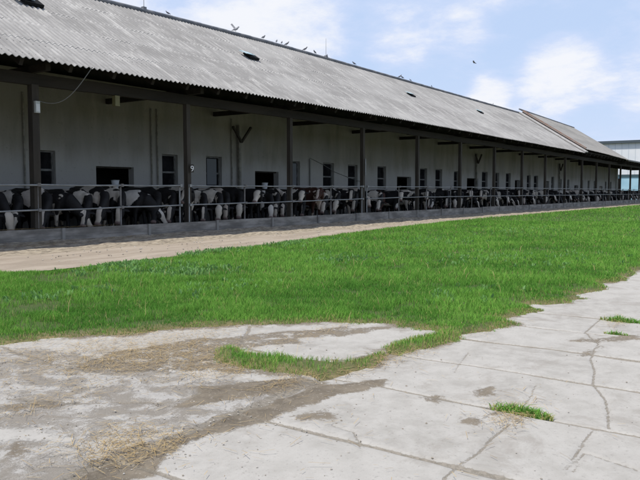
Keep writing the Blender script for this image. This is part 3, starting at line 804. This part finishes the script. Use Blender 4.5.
# skylights set in the roof
npl = Vector((0, -slope, 1)).normalized()
for i, (px, py, sx, sy, lb) in enumerate(((31, 3, .62, .40, 'pale blue propped roof light, nearest of the four'), (251, 57, .55, .45, 'small blue roof light under the row of pigeons'), (411, 95.5, .45, .4, 'small open roof light, third from the left'), (480, 112.5, .45, .4, 'small open roof light nearest the far gable'))):
    p = on_plane(px, py, (0, D_EAVE, zc(EAVE_Z, 0 if i == 0 else 40)), npl)
    m1 = MB(); rot = Matrix(((1, 0, 0), (0, sl.y, -sl.z), (0, sl.z, sl.y)))
    up = rot @ Vector((0, 0, 1))
    c = p + up * .055
    m1.box(c - up * .02, (sx, sy, .10), rot); fr = bpart(m1, 'roof_light', M['hole'], label=lb)
    tilt = rot @ Matrix.Rotation(R(-9), 3, 'X')
    m2 = MB(); m2.box(c + up * .06 + rot @ Vector((-sx * .45, .06, 0)), (sx * .95, sy * .98, .02), tilt); bpart(m2, 'glazing', M['skyglass'], fr)

# cow house floor
mb = MB(); mb.box(((XA + XEND) / 2, (D_WALL + 16.7) / 2, -.03), (XEND - XA, D_WALL - 16.7, .10)); o = mb.build('barn_floor', M['bedding']); tag(o, kind='structure')

# ---------------------------------------------------------------- feed barrier and pipe railing
fb = empty('feed_barrier', (X0, D_POST - .2, 0), 'low grey concrete board feed barrier along the front of the barn', 'feed barrier')
PX = at_y(216.7, 225, D_POST - .18).x; st = 3.0
k0 = int((XA - PX) / st)
rr = random.Random(8)
i = k0
while PX + i * st < XEND - 1:
    a = PX + i * st; b = a + st; top = .44 + .06 * min(1, max(0, (a - 15) / 60)) + rr.uniform(-.012, .012)
    m1 = MB((X0, D_POST - .2, 0))
    m1.box(((a + b) / 2, D_POST - .16, top * .27), (st - .03, .07, top * .5 - .006)); m1.box(((a + b) / 2, D_POST - .155 + rr.uniform(-.01, .01), top * .76), (st - .03, .07, top * .48))
    m1.build('board_panel', M['board'], fb)
    m2 = MB((X0, D_POST - .2, 0)); m2.box((a, D_POST - .21, top * .5), (.09, .06, top + .02)); m2.build('stub_post', M['galvrust'] if rr.random() < .3 else mat('pale_stub', (.25, .24, .22), .85), fb)
    i += 1
mt = MB((X0, D_POST - .2, 0)); mt.box(((XA + XEND) / 2, D_POST + .45, .13), (XEND - XA, .9, .24)); mt.build('feed_ledge', M['bedding'], fb)

rl = empty('pipe_railing', (X0, D_POST, 0), 'two rail galvanised pipe railing that holds the cows back', 'railing')
def topz(x): return 1.60 + .10 * min(1, max(0, (x - 12) / 25))
def lowz(x): return .93 + .22 * min(1, max(0, (x - 10) / 22))
YR = D_POST - .14
def rail(x0, x1, zf0, zf1, r=.025):
    m1 = MB((X0, D_POST, 0)); md = (x0 + x1) / 2
    m1.tube([(x0, YR, zf0), (md, YR, (zf0 + zf1) / 2 - .012), (x1, YR, zf1)], r, 10); m1.build('rail', M['galv'], rl)
prx = [XA + 1, at_y(-60, 190, YR).x, at_y(39, 190, YR).x, at_y(122, 190, YR).x, at_y(181, 190, YR).x]
prx2 = [at_y(190.5, 190, YR).x, at_y(246, 190, YR).x, at_y(293, 190, YR).x, at_y(332, 190, YR).x, X0 + 3 * BAY - .18]
xx = X0 + 3 * BAY + .25; prx3 = [xx]
while xx < XEND - 3: xx += 3.1; prx3.append(xx)
for seg in (prx, prx2, prx3):
    for j, (a, b) in enumerate(zip(seg[:-1], seg[1:])):
        rail(a, b - .001, topz(a), topz(b) + rr.uniform(-.015, .01)); rail(a, b - .001, lowz(a) + rr.uniform(-.012, .012), lowz(b) + rr.uniform(-.012, .012), .023)
    for a in seg:
        m1 = MB((X0, D_POST, 0)); lean = rr.uniform(-.02, .02); m1.tube([(a + lean, YR + .065, .2), (a, YR + .065, topz(a) + .03)], .028, 10); m1.box((a, YR + .02, topz(a)), (.09, .10, .09)); m1.box((a, YR + .02, lowz(a)), (.08, .10, .08))
        m1.build('upright', M['galvrust'] if a not in (seg[0], seg[-1]) else M['galv'], rl)

# small fittings
eb = at_y(37, 107, D_POST - .14); e = empty('meter_box', eb, 'small pale electrical box high on the first roof post', 'electrical box')
MB().box((0, 0, 0), (.13, .08, .30)).build('case', M['grey_box'], e); MB().box((0, -.045, -.02), (.10, .012, .2)).build('cover', M['plastic'], e)
pa = at_y(39, 101, D_POST - .14); pb = at_y(92.5, 67, D_EAVE - .02)
pts = [pa + (pb - pa) * t + Vector((0, 0, -.42 * math.sin(math.pi * t) * (1 - .2 * t))) for t in [k / 14 for k in range(15)]]
m1 = MB(pa); m1.tube(pts, .011, 6); o = m1.build('power_cable', M['cable'], None, pa); tag(o, 'thin loose cable drooping from the eave to the electrical box', 'cable')
lp = at_y(116, 101, D_POST - .05); e = empty('barn_lamp', lp, 'small boxy lamp hanging under the front beam', 'lamp')
MB().box((0, 0, 0), (.16, .14, .30)).build('housing', M['yellowish'], e); MB().tube([(0, 0, .15), (0, 0, .32)], .02, 8).build('bracket', M['timber'], e)
# white buckets on the ledge of the wide openings
for px, lb in ((115, 'white plastic bucket in the wide opening right of the first post'), (264.5, 'white plastic bucket in the wide opening left of the third post')):
    p = at_y(px, 184, D_WALL - .02); e = empty('bucket', (p.x, D_WALL - .03, 1.542), lb, 'bucket', 'buckets standing in wall openings')
    MB().tube([(0, 0, 0), (0, 0, .30)], [.11, .15], 16).build('pail', M['plastic'], e); MB().tube([(0, 0, .285), (0, 0, .305)], .158, 16).build('rim', M['grey_box'], e)

# lightning rods
for i, (px, py, h, lb) in enumerate(((144, 15.5, 2.0, 'tall lightning rod on the ridge at the left'), (326, 65, 1.0, 'short lightning rod on the ridge among the pigeons'))):
    p = at_y(px, py, D_RIDGE); zz_ = zc(RIDGE_Z, p.x) + .1
    e = empty('lightning_rod', (p.x, D_RIDGE, zz_), lb, 'lightning rod', 'rods standing on the barn ridge')
    MB().tube([(0, 0, -.05), (0, 0, h)], [.012, .006], 6).build('rod', M['cable'], e); MB().box((0, 0, .03), (.16, .14, .12)).build('clamp', M['ridge'], e)

# ---------------------------------------------------------------- birds
def bird_mesh(kind):
    m1 = MB()
    m1.tube([(-.20, 0, .06), (-.12, 0, .10), (-.04, 0, .13), (.05, 0, .165), (.10, 0, .20), (.125, 0, .245), (.15, 0, .262), (.175, 0, .26), (.20, 0, .253)],
            [.012, .030, .055, .058, .042, .030, .030, .016, .004], 10)
    m1.tube([(-.02, .02, .10), (-.01, .025, .0)], .006, 5); m1.tube([(.0, -.02, .10), (.01, -.025, .0)], .006, 5)
    if kind == 'flap':
        i = len(m1.v)
        for s_ in (1,):
            m1.v += [Vector((.05, .03 * s_, .18)), Vector((-.07, .03 * s_, .16)), Vector((-.22, .10 * s_, .36)), Vector((-.14, .12 * s_, .42)), Vector((.05, .05 * s_, .195))]
            m1.f += [(i, i + 1, i + 2, i + 3)]; i = len(m1.v)
    if kind == 'fly':
        i = len(m1.v)
        for s_ in (-1, 1):
            m1.v += [Vector((.08, .02 * s_, .15)), Vector((-.08, .02 * s_, .14)), Vector((-.10, .30 * s_, .19)), Vector((.0, .36 * s_, .20))]
            m1.f += [(i, i + 1, i + 2, i + 3)]; i = len(m1.v)
    return m1
protos = {k: bird_mesh(k).build('pigeon', M['birdpale'] if k == 'flap' else M['bird']) for k in ('sit', 'flap', 'fly')}
used = set()
ordn = ['first', 'second', 'third', 'fourth', 'fifth', 'sixth', 'seventh', 'eighth', 'ninth', 'tenth', 'eleventh', 'twelfth', 'thirteenth', 'fourteenth', 'fifteenth', 'sixteenth', 'seventeenth', 'eighteenth']
BP = [168.5, 236, 263.6, 276.7, 281.8, 286.8, 305, 315, 326.8, 354, 399.2, 401.8, 410, 431, 492]
for i, px in enumerate(BP):
    kd = 'flap' if px == 236 else 'sit'
    src = protos[kd]
    o = src if kd not in used else src.copy()
    if kd in used: S.collection.objects.link(o)
    used.add(kd)
    d = ray(px, HOR); X = d.x / d.y * D_RIDGE
    for _ in range(4):
        zr = zc(RIDGE_Z, X); v = proj((X, D_RIDGE, zr)); X += (px - v[0]) * .02
    o.location = (X, D_RIDGE, zc(RIDGE_Z, X) + .12); o.rotation_euler = (0, 0, random.Random(i).choice([0, .4, 3.1, 2.6, -1.2]))
    if kd == 'flap': o.rotation_euler.z = -0.5; o.scale = (.95,) * 3
    else: s_ = random.Random(i).uniform(.6, .8) * (.7 if px in (168.5, 431, 492, 410) else 1); o.scale = (s_, s_, s_)
    tag(o, ('pale pigeon with raised wings on the barn ridge' if kd == 'flap' else 'dark pigeon perched on the barn ridge, %s bird from the left' % ordn[i]), 'bird', 'pigeons perched on the ridge')
o = protos['fly']; d = ray(474, 64); o.location = Vector((0, 0, CAM_H)) + d * 70; o.rotation_euler = (.3, 0, YAW + .9)
o.name = 'flying_bird'; tag(o, 'dark bird flying in the open sky above the barn', 'bird')

# ---------------------------------------------------------------- far shed
XS = 130.0; sh = empty('white_shed', (XS, 28, 0), 'large white clad shed with dark roof edge behind the barn', 'shed')
def spart(mb, name, m, p=sh, label=None):
    o = mb.build(name, m); o.data.transform(Matrix.Translation(-sh.location)); o.parent = p
    if label: o['label'] = label
    return o
HT = CAM_H + 51.0 / 690 * depth(XS, 22.8)
MB1 = MB(); MB1.box((XS + 15, 28, 2.35 + HT / 2 - .25), (30, 60, HT - 4.2 - .5)); spart(MB1, 'upper_wall', M['shed'])
MB1 = MB()
for y in np.arange(-1.5, 58, 1.1): MB1.box((XS - .02, y, (HT + 4.3) / 2), (.05, .05, HT - 4.6))
spart(MB1, 'wall_ribs', mat('cladding_rib', (.50, .55, .61), .6))
MB1 = MB(); MB1.box((XS + 15, 28, 2.1), (30, 60, 4.2)); spart(MB1, 'lower_wall', M['shed_blue'])
MB1 = MB()
for y in np.arange(-1.5, 58, 2.6): MB1.box((XS - .03, y, 2.1), (.08, .10, 4.2))
MB1.box((XS - .05, 28, 4.2), (.14, 60, .38)); spart(MB1, 'dark_trim', mat('dark_trim', (.05, .09, .11), .6))
MB1 = MB(); MB1.box((XS + 15, 28, HT - .12), (31.0, 61.0, .45)); spart(MB1, 'roof', M['shed_roof'])
dp = on_plane(617, 185, (XS, 0, 0), (1, 0, 0)); MB1 = MB(); MB1.box((XS - .12, dp.y, 1.9), (.12, .8, 3.8)); spart(MB1, 'door', M['hole'])

# ---------------------------------------------------------------- cows
def loft(v, f, rings, n=18):
    """rings: (centre, forward, up, half_w, half_h)"""
    base = len(v)
    for c, fw, up, hw, hh_ in rings:
        c = Vector(c); fw = Vector(fw).normalized(); up = Vector(up); sd = up.cross(fw).normalized(); u = fw.cross(sd).normalized()
        for k in range(n):
            a = 2 * math.pi * k / n; ca, sa = math.cos(a), math.sin(a)
            e = .86
            v.append(c + sd * hw * math.copysign(abs(ca) ** e, ca) + u * hh_ * math.copysign(abs(sa) ** e, sa))
    m_ = len(rings)
    for k in range(m_ - 1):
        for j in range(n):
            a = base + k * n + j; b = base + k * n + (j + 1) % n
            f.append((a, b, b + n, a + n))
    f.append(tuple(base + j for j in range(n))[::-1]); f.append(tuple(base + (m_ - 1) * n + j for j in range(n)))
def chain(v, f, pts, n=12):
    rings = []
    for k, (p, r) in enumerate(pts):
        a = Vector(pts[max(0, k - 1)][0]); b = Vector(pts[min(len(pts) - 1, k + 1)][0]); d = (b - a).normalized()
        up = Vector((1, 0, 0)) if abs(d.z) > .7 else Vector((0, 0, 1))
        rw, rh = r if hasattr(r, '__len__') else (r, r)
        rings.append((p, d, up, rw, rh))
    loft(v, f, rings, n)
def cow_mesh(name, neck, head_dir, step=0.0):
    """faces +x. neck: list of points from the shoulder to the poll; head_dir: from poll to muzzle"""
    v, f = [], []
    tors = [(-.93, 1.24, .06, .06), (-.88, 1.22, .15, .13), (-.78, 1.17, .25, .22), (-.60, 1.13, .32, .285), (-.36, 1.08, .355, .30), (-.08, 1.03, .40, .345), (.20, 1.035, .395, .33),
            (.45, 1.075, .365, .27), (.62, 1.10, .32, .225), (.76, 1.12, .25, .18), (.84, 1.13, .15, .12)]
    loft(v, f, [((x, 0, z), (1, 0, 0), (0, 0, 1), hw, hh_) for x, z, hh_, hw in tors], 26)
    # hook bones, spine ridge, withers
    for s_ in (-1, 1): chain(v, f, [((-.66, .12 * s_, 1.36), .07), ((-.52, .215 * s_, 1.35), .075), ((-.42, .14 * s_, 1.33), .05)], 10)
    chain(v, f, [((-.80, 0, 1.39), .04), ((-.55, 0, 1.43), .05), ((0, 0, 1.42), .04), ((.4, 0, 1.43), .05), ((.56, 0, 1.42), .06), ((.72, 0, 1.33), .05)], 10)
    nk = [Vector(p) for p in neck]; rad = [(.15, .25), (.125, .21), (.105, .165), (.095, .13), (.09, .12)]
    pts = [((.58, 0, 1.13), (.17, .27))] + [(p, rad[min(k, 4)]) for k, p in enumerate(nk)]
    rings = []
    for k, (p, r) in enumerate(pts):
        a = Vector(pts[max(0, k - 1)][0]); b = Vector(pts[min(len(pts) - 1, k + 1)][0]); d = (b - a).normalized()
        sd_ = Vector((-d.y, d.x, 0)).normalized() if abs(d.z) < .95 else Vector((0, 1, 0)); u = d.cross(sd_).normalized() * -1
        if u.z < 0: u = -u
        rings.append((p, d, u, r[0], r[1]))
    loft(v, f, rings, 18)
    poll = nk[-1]; hd = Vector(head_dir).normalized()
    lat = Vector((0, 0, 1)).cross(Vector((hd.x, hd.y, 0)).normalized()).normalized(); lat = lat if True else lat
    fr = hd.cross(lat).normalized()                     # forehead normal candidate
    if fr.z < 0 and abs(fr.z) > .3: fr = -fr
    if abs(hd.z) > .7 and fr.dot(Vector((1, 0, 0))) < 0: fr = -fr
    HS_ = .95
    Hs = [(-.04, .085, .09, -.01), (.04, .115, .125, -.01), (.12, .118, .135, -.015), (.20, .105, .125, -.02), (.30, .078, .098, -.02), (.40, .066, .080, -.02), (.47, .078, .080, -.02), (.53, .076, .070, -.02), (.56, .05, .045, -.02)]
    loft(v, f, [(poll + hd * t * HS_ + fr * o_, hd, fr, hw * 1.22, hh_ * 1.08) for t, hw, hh_, o_ in Hs], 18)
    for s_ in (-1, 1):
        e0 = poll + hd * .03 + lat * .09 * s_ + fr * .03; e1 = e0 + lat * .10 * s_ - hd * .0 - fr * .02; e2 = e0 + lat * .21 * s_ + hd * .03 - fr * .04
        loft(v, f, [(e0, lat * s_, fr, .030, .024), (e1, lat * s_, fr, .062, .022), ((e1 + e2) / 2, lat * s_, fr, .058, .02), (e2, lat * s_, fr, .018, .016)], 10)
    ex, ey = .0, step
    for s_ in (-1, 1):
        st_ = step * s_
        chain(v, f, [((.60, .15 * s_, 1.12), (.10, .17)), ((.57, .185 * s_, .90), (.085, .13)), ((.55 + st_ * .3, .18 * s_, .70), (.062, .085)), ((.57 + st_ * .6, .175 * s_, .46), .052), ((.565 + st_ * .8, .175 * s_, .42), .055), ((.56 + st_, .175 * s_, .20), .038),
                     ((.565 + st_, .175 * s_, .12), .048), ((.585 + st_, .175 * s_, .06), .055), ((.60 + st_, .175 * s_, .0), .066)], 12)
        sh_ = -st_
        chain(v, f, [((-.62, .14 * s_, 1.18), (.13, .20)), ((-.60, .19 * s_, .98), (.12, .21)), ((-.57 + sh_ * .3, .205 * s_, .80), (.10, .15)), ((-.66 + sh_ * .6, .20 * s_, .62), (.06, .09)), ((-.755 + sh_ * .8, .19 * s_, .50), (.045, .065)),
                     ((-.74 + sh_, .185 * s_, .40), (.042, .05)), ((-.72 + sh_, .18 * s_, .20), .040), ((-.71 + sh_, .18 * s_, .12), .05), ((-.69 + sh_, .18 * s_, .06), .056), ((-.675 + sh_, .18 * s_, .0), .067)], 12)
    chain(v, f, [((-.50, 0, .72), .10), ((-.42, 0, .64), (.17, .15)), ((-.30, 0, .62), (.17, .13)), ((-.18, 0, .68), .09)], 14)
    chain(v, f, [((-.86, 0, 1.36), .04), ((-.95, 0, 1.30), .034), ((-.985, .01, 1.05), .028), ((-.98, .03, .75), .026), ((-.98, .03, .62), .045), ((-.98, .03, .48), .03)], 8)
    me = bpy.data.meshes.new(name); me.from_pydata([tuple(p) for p in v], [], f); me.update()
    bm = bmesh.new(); bm.from_mesh(me); bmesh.ops.recalc_face_normals(bm, faces=bm.faces); bm.to_mesh(me); bm.free()
    o = bpy.data.objects.new('tmp', me); S.collection.objects.link(o)
    r_ = o.modifiers.new('r', 'REMESH'); r_.mode = 'VOXEL'; r_.voxel_size = .020; r_.use_smooth_shade = True
    s2 = o.modifiers.new('s', 'SMOOTH'); s2.factor = .6; s2.iterations = 5
    dg_ = bpy.context.evaluated_depsgraph_get(); out = bpy.data.meshes.new_from_object(o.evaluated_get(dg_)); bpy.data.objects.remove(o)
    out.name = name
    n_ = len(out.vertices); co = np.empty(n_ * 3, np.float32); out.vertices.foreach_get('co', co); co = co.reshape(-1, 3)
    rel = (co - np.array(poll)) / HS_; t_ = rel @ np.array(hd); la = rel @ np.array(lat); fa = rel @ np.array(fr)
    inhead = (t_ > -.10) & (t_ < .62) & (np.abs(la) < .165) & (np.abs(fa + .02) < .17)
    face = np.where(inhead & (fa > -.05), np.clip(1 - np.abs(la) / .155, 0, 1) * np.clip(1.2 - np.maximum(0, .06 - t_) * 8, 0, 1) * np.clip(1.15 - np.maximum(0, t_ - .12) * .6, 0, 1), 0)
    muz = np.where(inhead, np.clip((t_ - .47) / .04, 0, 1), 0)
    eye = np.zeros(n_)
    for s_ in (-1, 1):
        d_ = np.linalg.norm(np.stack([t_ - .155, la - .130 * s_, fa - .035], 1), axis=1); eye = np.maximum(eye, np.clip(1.6 - d_ / .024, 0, 1))
    muz = np.where((eye > .0) & False, 0, muz)
    ear = ((np.abs(la) > .14) & (t_ > -.08) & (t_ < .12) & (np.abs(fa) < .1) & inhead * 1 == 1)
    at = out.color_attributes.new('mask', 'FLOAT_COLOR', 'POINT')
    low = np.clip((.42 - co[:, 2]) / .1, 0, 1); hoof = np.clip((.075 - co[:, 2]) / .02, 0, 1)
    at.data.foreach_set('color', np.stack([face, muz, eye, np.ones(n_)], 1).astype(np.float32).ravel())
    out.materials.clear()
    return out
def coat(name, dark, white=(.58, .52, .44), thr=.60, blaze=.72, blobs=(), scale=1.7):
    m = bpy.data.materials.new(name); m.use_nodes = True
    t = NT(m.node_tree); b = t.n['Principled BSDF']; b.inputs['Roughness'].default_value = .62; b.inputs['Specular IOR Level'].default_value = .25
    tcn = t.new('ShaderNodeTexCoord'); oi = t.new('ShaderNodeObjectInfo'); v = tcn.outputs['Object']
    cb = t.new('ShaderNodeCombineXYZ'); rnd = oi.outputs['Random']
    t.l.new(t.math('MULTIPLY', rnd, 37.0), cb.inputs[0]); t.l.new(t.math('MULTIPLY', rnd, 91.0), cb.inputs[1]); t.l.new(t.math('MULTIPLY', rnd, 13.0), cb.inputs[2])
    v2 = t.vmath('ADD', v, cb.outputs[0])
    nz = t.noise(v2, scale, 2.5, .5, .35); nf = t.noise(v2, 6, 4, .6); nh = t.noise(v, 60, 3, .6)
    f = t.math('ADD', nz, t.math('MULTIPLY', t.math('SUBTRACT', nf, .5), .07))
    f = t.math('SUBTRACT', f, thr)
    for (cx, cy, cz, r) in blobs:
        d = t.vmath('DISTANCE', v, (cx, cy, cz))
        d = t.math('SUBTRACT', r, d); d = t.math('ADD', d, t.math('MULTIPLY', t.math('SUBTRACT', nf, .5), .32))
        f = t.math('MAXIMUM', f, d)
    a = t.new('ShaderNodeAttribute', attribute_name='mask'); sp = t.new('ShaderNodeSeparateColor'); t.l.new(a.outputs['Color'], sp.inputs[0])
    s = t.new('ShaderNodeSeparateXYZ'); t.l.new(v, s.inputs[0])
    # patches never cover the head; the blaze is its own marking
    hm = t.map(s.outputs[0], .95, 1.05)
    f = t.math('SUBTRACT', f, t.math('MULTIPLY', hm, 1.0))
    brd = t.math('MULTIPLY', t.math('SUBTRACT', t.math('FRACT', t.math('MULTIPLY', rnd, 7.31)), .5), .45)   # every blaze has its own width
    bl = t.math('SUBTRACT', t.math('ADD', t.math('ADD', sp.outputs[0], t.math('MULTIPLY', brd, t.map(sp.outputs[0], .05, .3))), t.math('MULTIPLY', t.math('SUBTRACT', nf, .5), .3)), blaze)
    f = t.math('MAXIMUM', f, bl)
    leg = t.math('SUBTRACT', .36, t.math('ADD', s.outputs[2], t.math('MULTIPLY', nf, .25)))
    f = t.math('MAXIMUM', f, leg)
    wm = t.map(f, -.006, .012)
    wc = t.mix(t.map(nf, .4, .7, 0, .5), white, tuple(c * .72 for c in white))
    wc = t.mix(t.map(t.math('ADD', s.outputs[2], t.math('MULTIPLY', nf, .5)), 1.1, .6, 0, .6), wc, (.22, .17, .11))
    dk = t.mix(t.map(nh, .4, .7, 0, .5), dark, tuple(c * 1.8 + .004 for c in dark))
    c = t.mix(wm, dk, wc)
    c = t.mix(sp.outputs[1], c, (.17, .12, .105)); c = t.mix(sp.outputs[2], c, (.004, .003, .003))
    t.put(b.inputs['Base Color'], c)
    return m
BLK = (.012, .011, .011); BRN = (.045, .018, .012)
COATS = [coat('holstein_coat_sparse', BLK, thr=.58, blaze=.70), coat('holstein_coat', BLK, thr=.545, blaze=.45), coat('holstein_coat_pale_face', BLK, thr=.59, blaze=.12),
         coat('holstein_coat_mostly_black', BLK, thr=.66, blaze=.86), coat('holstein_coat_open', BLK, (.62, .56, .48), .52, .30), coat('red_holstein_coat', BRN, (.55, .45, .38), .58, .60)]
C_SHOULDER = coat('coat_white_shoulder', BLK, (.62, .55, .48), .70, .84, ((.42, -.2, 1.3, .36), (.40, .2, 1.3, .34)))
C_BACK = coat('coat_white_back_strip', BLK, (.64, .60, .55), .70, .34, ((.30, -.05, 1.50, .26), (-.1, -.1, 1.5, .2)))
C_SHOULDER2 = coat('coat_white_shoulder_and_face', BLK, (.66, .62, .56), .68, .25, ((.36, -.15, 1.28, .33), (.2, .15, 1.3, .25), (.1, -.3, 1.35, .2)))
C_NECK = coat('coat_white_neck_patch', BLK, (.60, .54, .46), .60, .50, ((.62, -.12, 1.2, .26), (-.35, -.2, 1.3, .25)))
C_SIDE = coat('coat_white_wither_patch', BLK, (.62, .56, .48), .62, .30, ((.48, -.22, 1.22, .30), (.0, .1, 1.45, .24)))
C_RUMP = coat('coat_white_saddle', BLK, (.60, .53, .45), .60, .62, ((.12, -.1, 1.42, .30), (.70, -.2, 1.12, .16)))
C_ROAN = coat('coat_roan_back', BLK, (.50, .42, .35), .62, .45, ((.1, -.1, 1.4, .34), (.45, -.1, 1.35, .24), (-.3, 0, 1.4, .2)))
POSES = {
    'feed': cow_mesh('cow_feeding', [(.86, 0, 1.10), (1.00, 0, .96), (1.11, 0, .85), (1.20, 0, .77)], (.50, -.10, -.9)),
    'feedl': cow_mesh('cow_feeding_left', [(.86, .03, 1.10), (.99, .09, .96), (1.09, .16, .84), (1.17, .22, .75)], (.50, .32, -.9), .06),
    'feedr': cow_mesh('cow_feeding_right', [(.86, -.04, 1.10), (.99, -.13, .97), (1.07, -.24, .87), (1.12, -.33, .79)], (.36, -.55, -.85), -.06),
    'turn': cow_mesh('cow_turning', [(.84, -.05, 1.12), (.94, -.17, 1.02), (.99, -.29, .93), (1.01, -.39, .86)], (.16, -.72, -.8), -.04),
    'low': cow_mesh('cow_low', [(.88, 0, 1.13), (1.02, -.03, 1.08), (1.14, -.08, 1.05), (1.22, -.13, 1.03)], (.55, -.35, -.8), .08),
    'up': cow_mesh('cow_upright', [(.86, 0, 1.22), (.98, -.02, 1.28), (1.08, -.06, 1.32), (1.15, -.10, 1.34)], (.55, -.30, -.75), .05),
    'upturn': cow_mesh('cow_looking', [(.84, -.04, 1.21), (.94, -.14, 1.27), (1.00, -.24, 1.31), (1.03, -.33, 1.33)], (.22, -.62, -.68), .05),
    'side': cow_mesh('cow_level', [(.88, 0, 1.18), (1.06, 0, 1.20), (1.22, 0, 1.20), (1.33, 0, 1.20)], (.85, .2, -.45), .12)}
for me_ in POSES.values(): me_.materials.append(COATS[0])
cows = []
def add_cow(hx, pose, cm, row=0, yaw=0.0, sc=1.06, y=None):
    me_ = POSES[pose]
    o = bpy.data.objects.new('cow', me_); S.collection.objects.link(o)
    o.material_slots[0].link = 'OBJECT'; o.material_slots[0].material = cm
    yy = (18.42 if row == 0 else 19.2) if y is None else y
    o.rotation_euler = (0, 0, R(-90) + yaw); o.scale = (sc,) * 3
    o.location = (hx, yy, .02)
    cows.append([o, hx, row, pose, cm.name]); return o
def hx(px, Y=17.2): return at_y(px, 205, Y).x
rc = random.Random(21)
# cows read off the photograph: pixel column of the head, pose, coat
LST = [(-38, 'feed', COATS[1]), (4, 'feed', C_NECK), (26, 'feedr', C_SIDE), (57, 'feed', C_SHOULDER), (78, 'feedl', COATS[2]), (99, 'feed', C_NECK), (117, 'feedr', C_RUMP), (137, 'feed', COATS[1]),
       (153, 'feedl', C_SHOULDER2), (171, 'feed', COATS[3]), (184, 'feedr', COATS[1]), (203, 'feedl', C_NECK), (216, 'feed', C_SIDE), (232, 'feed', C_ROAN), (247, 'feedr', COATS[2]), (266, 'feed', C_SHOULDER2),
       (286, 'feedl', COATS[2]), (300, 'feed', C_RUMP), (311, 'feed', COATS[3]), (324, 'feedr', COATS[1]), (340, 'feed', COATS[2]), (358, 'feedl', COATS[1]), (371, 'low', C_ROAN), (382, 'feed', C_SIDE), (391, 'feed', COATS[5]),
       (403, 'feedl', C_SHOULDER2), (412, 'feed', COATS[4]), (421, 'feed', COATS[2]), (430, 'feed', COATS[3])]
UPS = [(186, 'upturn', COATS[1]), (260, 'upturn', COATS[2]), (307, 'upturn', COATS[2]), (317, 'upturn', COATS[5]), (352, 'upturn', COATS[1]), (403, 'upturn', COATS[2]), (430, 'upturn', COATS[1]), (471, 'upturn', COATS[4]), (484, 'upturn', COATS[1]), (520, 'upturn', COATS[2])]
row0 = []
for px, ps, cm in LST:
    X = hx(px)
    if ps == 'feed' and (X > 16 or px % 2): ps = 'feedr'
    if ps == 'feedl' and px % 3: ps = 'feedr'
    if ps in ('feed', 'feedr') and X > 24: ps = rc.choice(['feedr', 'turn', 'turn'])
    off = {'feedr': .33, 'turn': .39, 'feedl': -.2, 'low': .13}.get(ps, 0)
    row0.append([X + off, ps, cm, 0])
x = max(c[0] for c in row0) + 1.1
while x < X0 + 17.5 * BAY:
    row0.append([x, rc.choice(['feedr', 'turn', 'turn', 'feedl', 'low', 'feed']), rc.choice([COATS[1], COATS[2], COATS[2], COATS[4], C_NECK, C_SIDE, C_RUMP, COATS[3], C_SHOULDER2, C_SHOULDER, C_ROAN]), 0])
    x += rc.choice([.85, .95, 1.0, 1.1, 1.35])
for px, ps, cm in UPS: row0.append([at_y(px, 198, 17.1).x + {'up': .10, 'upturn': .33}[ps], ps, cm, 1])
row0.sort(key=lambda c: c[0])
for it in range(60):                                   # animals stand flank to flank, never inside one another
    for a_, b_ in zip(row0[:-1], row0[1:]):
        g_ = .70 - (b_[0] - a_[0])
        if g_ > 0:
            wa = .1 if a_[3] == 1 else 1; wb_ = .1 if b_[3] == 1 else 1
            a_[0] -= g_ * wa / (wa + wb_); b_[0] += g_ * wb_ / (wa + wb_)
for X, ps, cm, rw in row0:
    add_cow(X, ps, cm, rw, rc.uniform(-.13, .09), rc.uniform(.98, 1.09), (18.42 + rc.choice([-.12, 0, .05, .25])) if rw == 0 else 18.22)
x = 9.0
while x < X0 + 16.5 * BAY:                           # animals standing about behind the feeding row
    add_cow(x, 'side', rc.choice(COATS[:4]), 2, R(90) * rc.choice([-1, 1]) + rc.uniform(-.08, .08), rc.uniform(.96, 1.02), 20.02)
    x += rc.uniform(2.3, 3.2)
for k in range(5): add_cow(hx(-38) - 1.25 * (k + 1), rc.choice(['feed', 'feedl', 'low']), COATS[k % 4], 0, rc.uniform(-.1, .1))
# names by place: the bay between two roof posts and the order inside it
vis = sorted([p for p, k in POSTPX if k >= 0])
bays = {}
for c in cows:
    o = c[0]; fwd = Vector((math.cos(o.rotation_euler.z), math.sin(o.rotation_euler.z), 0)) * (1.1 if c[2] < 2 else .0)
    p = proj(Vector((o.location.x, o.location.y, .9)) + fwd)[0]
    c.append(p); nb_ = sum(1 for q in vis if q < p); bays.setdefault((nb_, min(c[2], 2)), []).append(c)
cname = {'coat_white_shoulder': 'black cow with a big white shoulder patch', 'coat_white_back_strip': 'black cow with white strip on its back', 'coat_white_shoulder_and_face': 'white shouldered black cow with white face',
         'coat_white_neck_patch': 'black cow with white patch on the neck', 'coat_white_wither_patch': 'black cow with white wither patch', 'coat_white_saddle': 'black cow with white saddle',
         'coat_roan_back': 'black cow with dull white back', 'red_holstein_coat': 'red brown and white cow'}
for (nb_, row), lst in bays.items():
    lst.sort(key=lambda c: c[-1])
    for i, c in enumerate(lst):
        base = cname.get(c[4], 'black and white cow')
        if nb_ == 0: place = 'left of the first post'
        elif nb_ < len(vis): place = 'after the %s post' % ordn[nb_ - 1]
        else: place = 'past the last post'
        act = {0: 'feeding', 1: 'head raised', 2: 'standing sideways behind'}[row]
        lab = '%s, %s, %s %s' % (base, act, ordn[min(i, 17)], place)
        tag(c[0], lab, 'cow', 'cows feeding at the barrier' if row < 2 else 'cows standing behind the feeding row')
print('cows', len(cows))
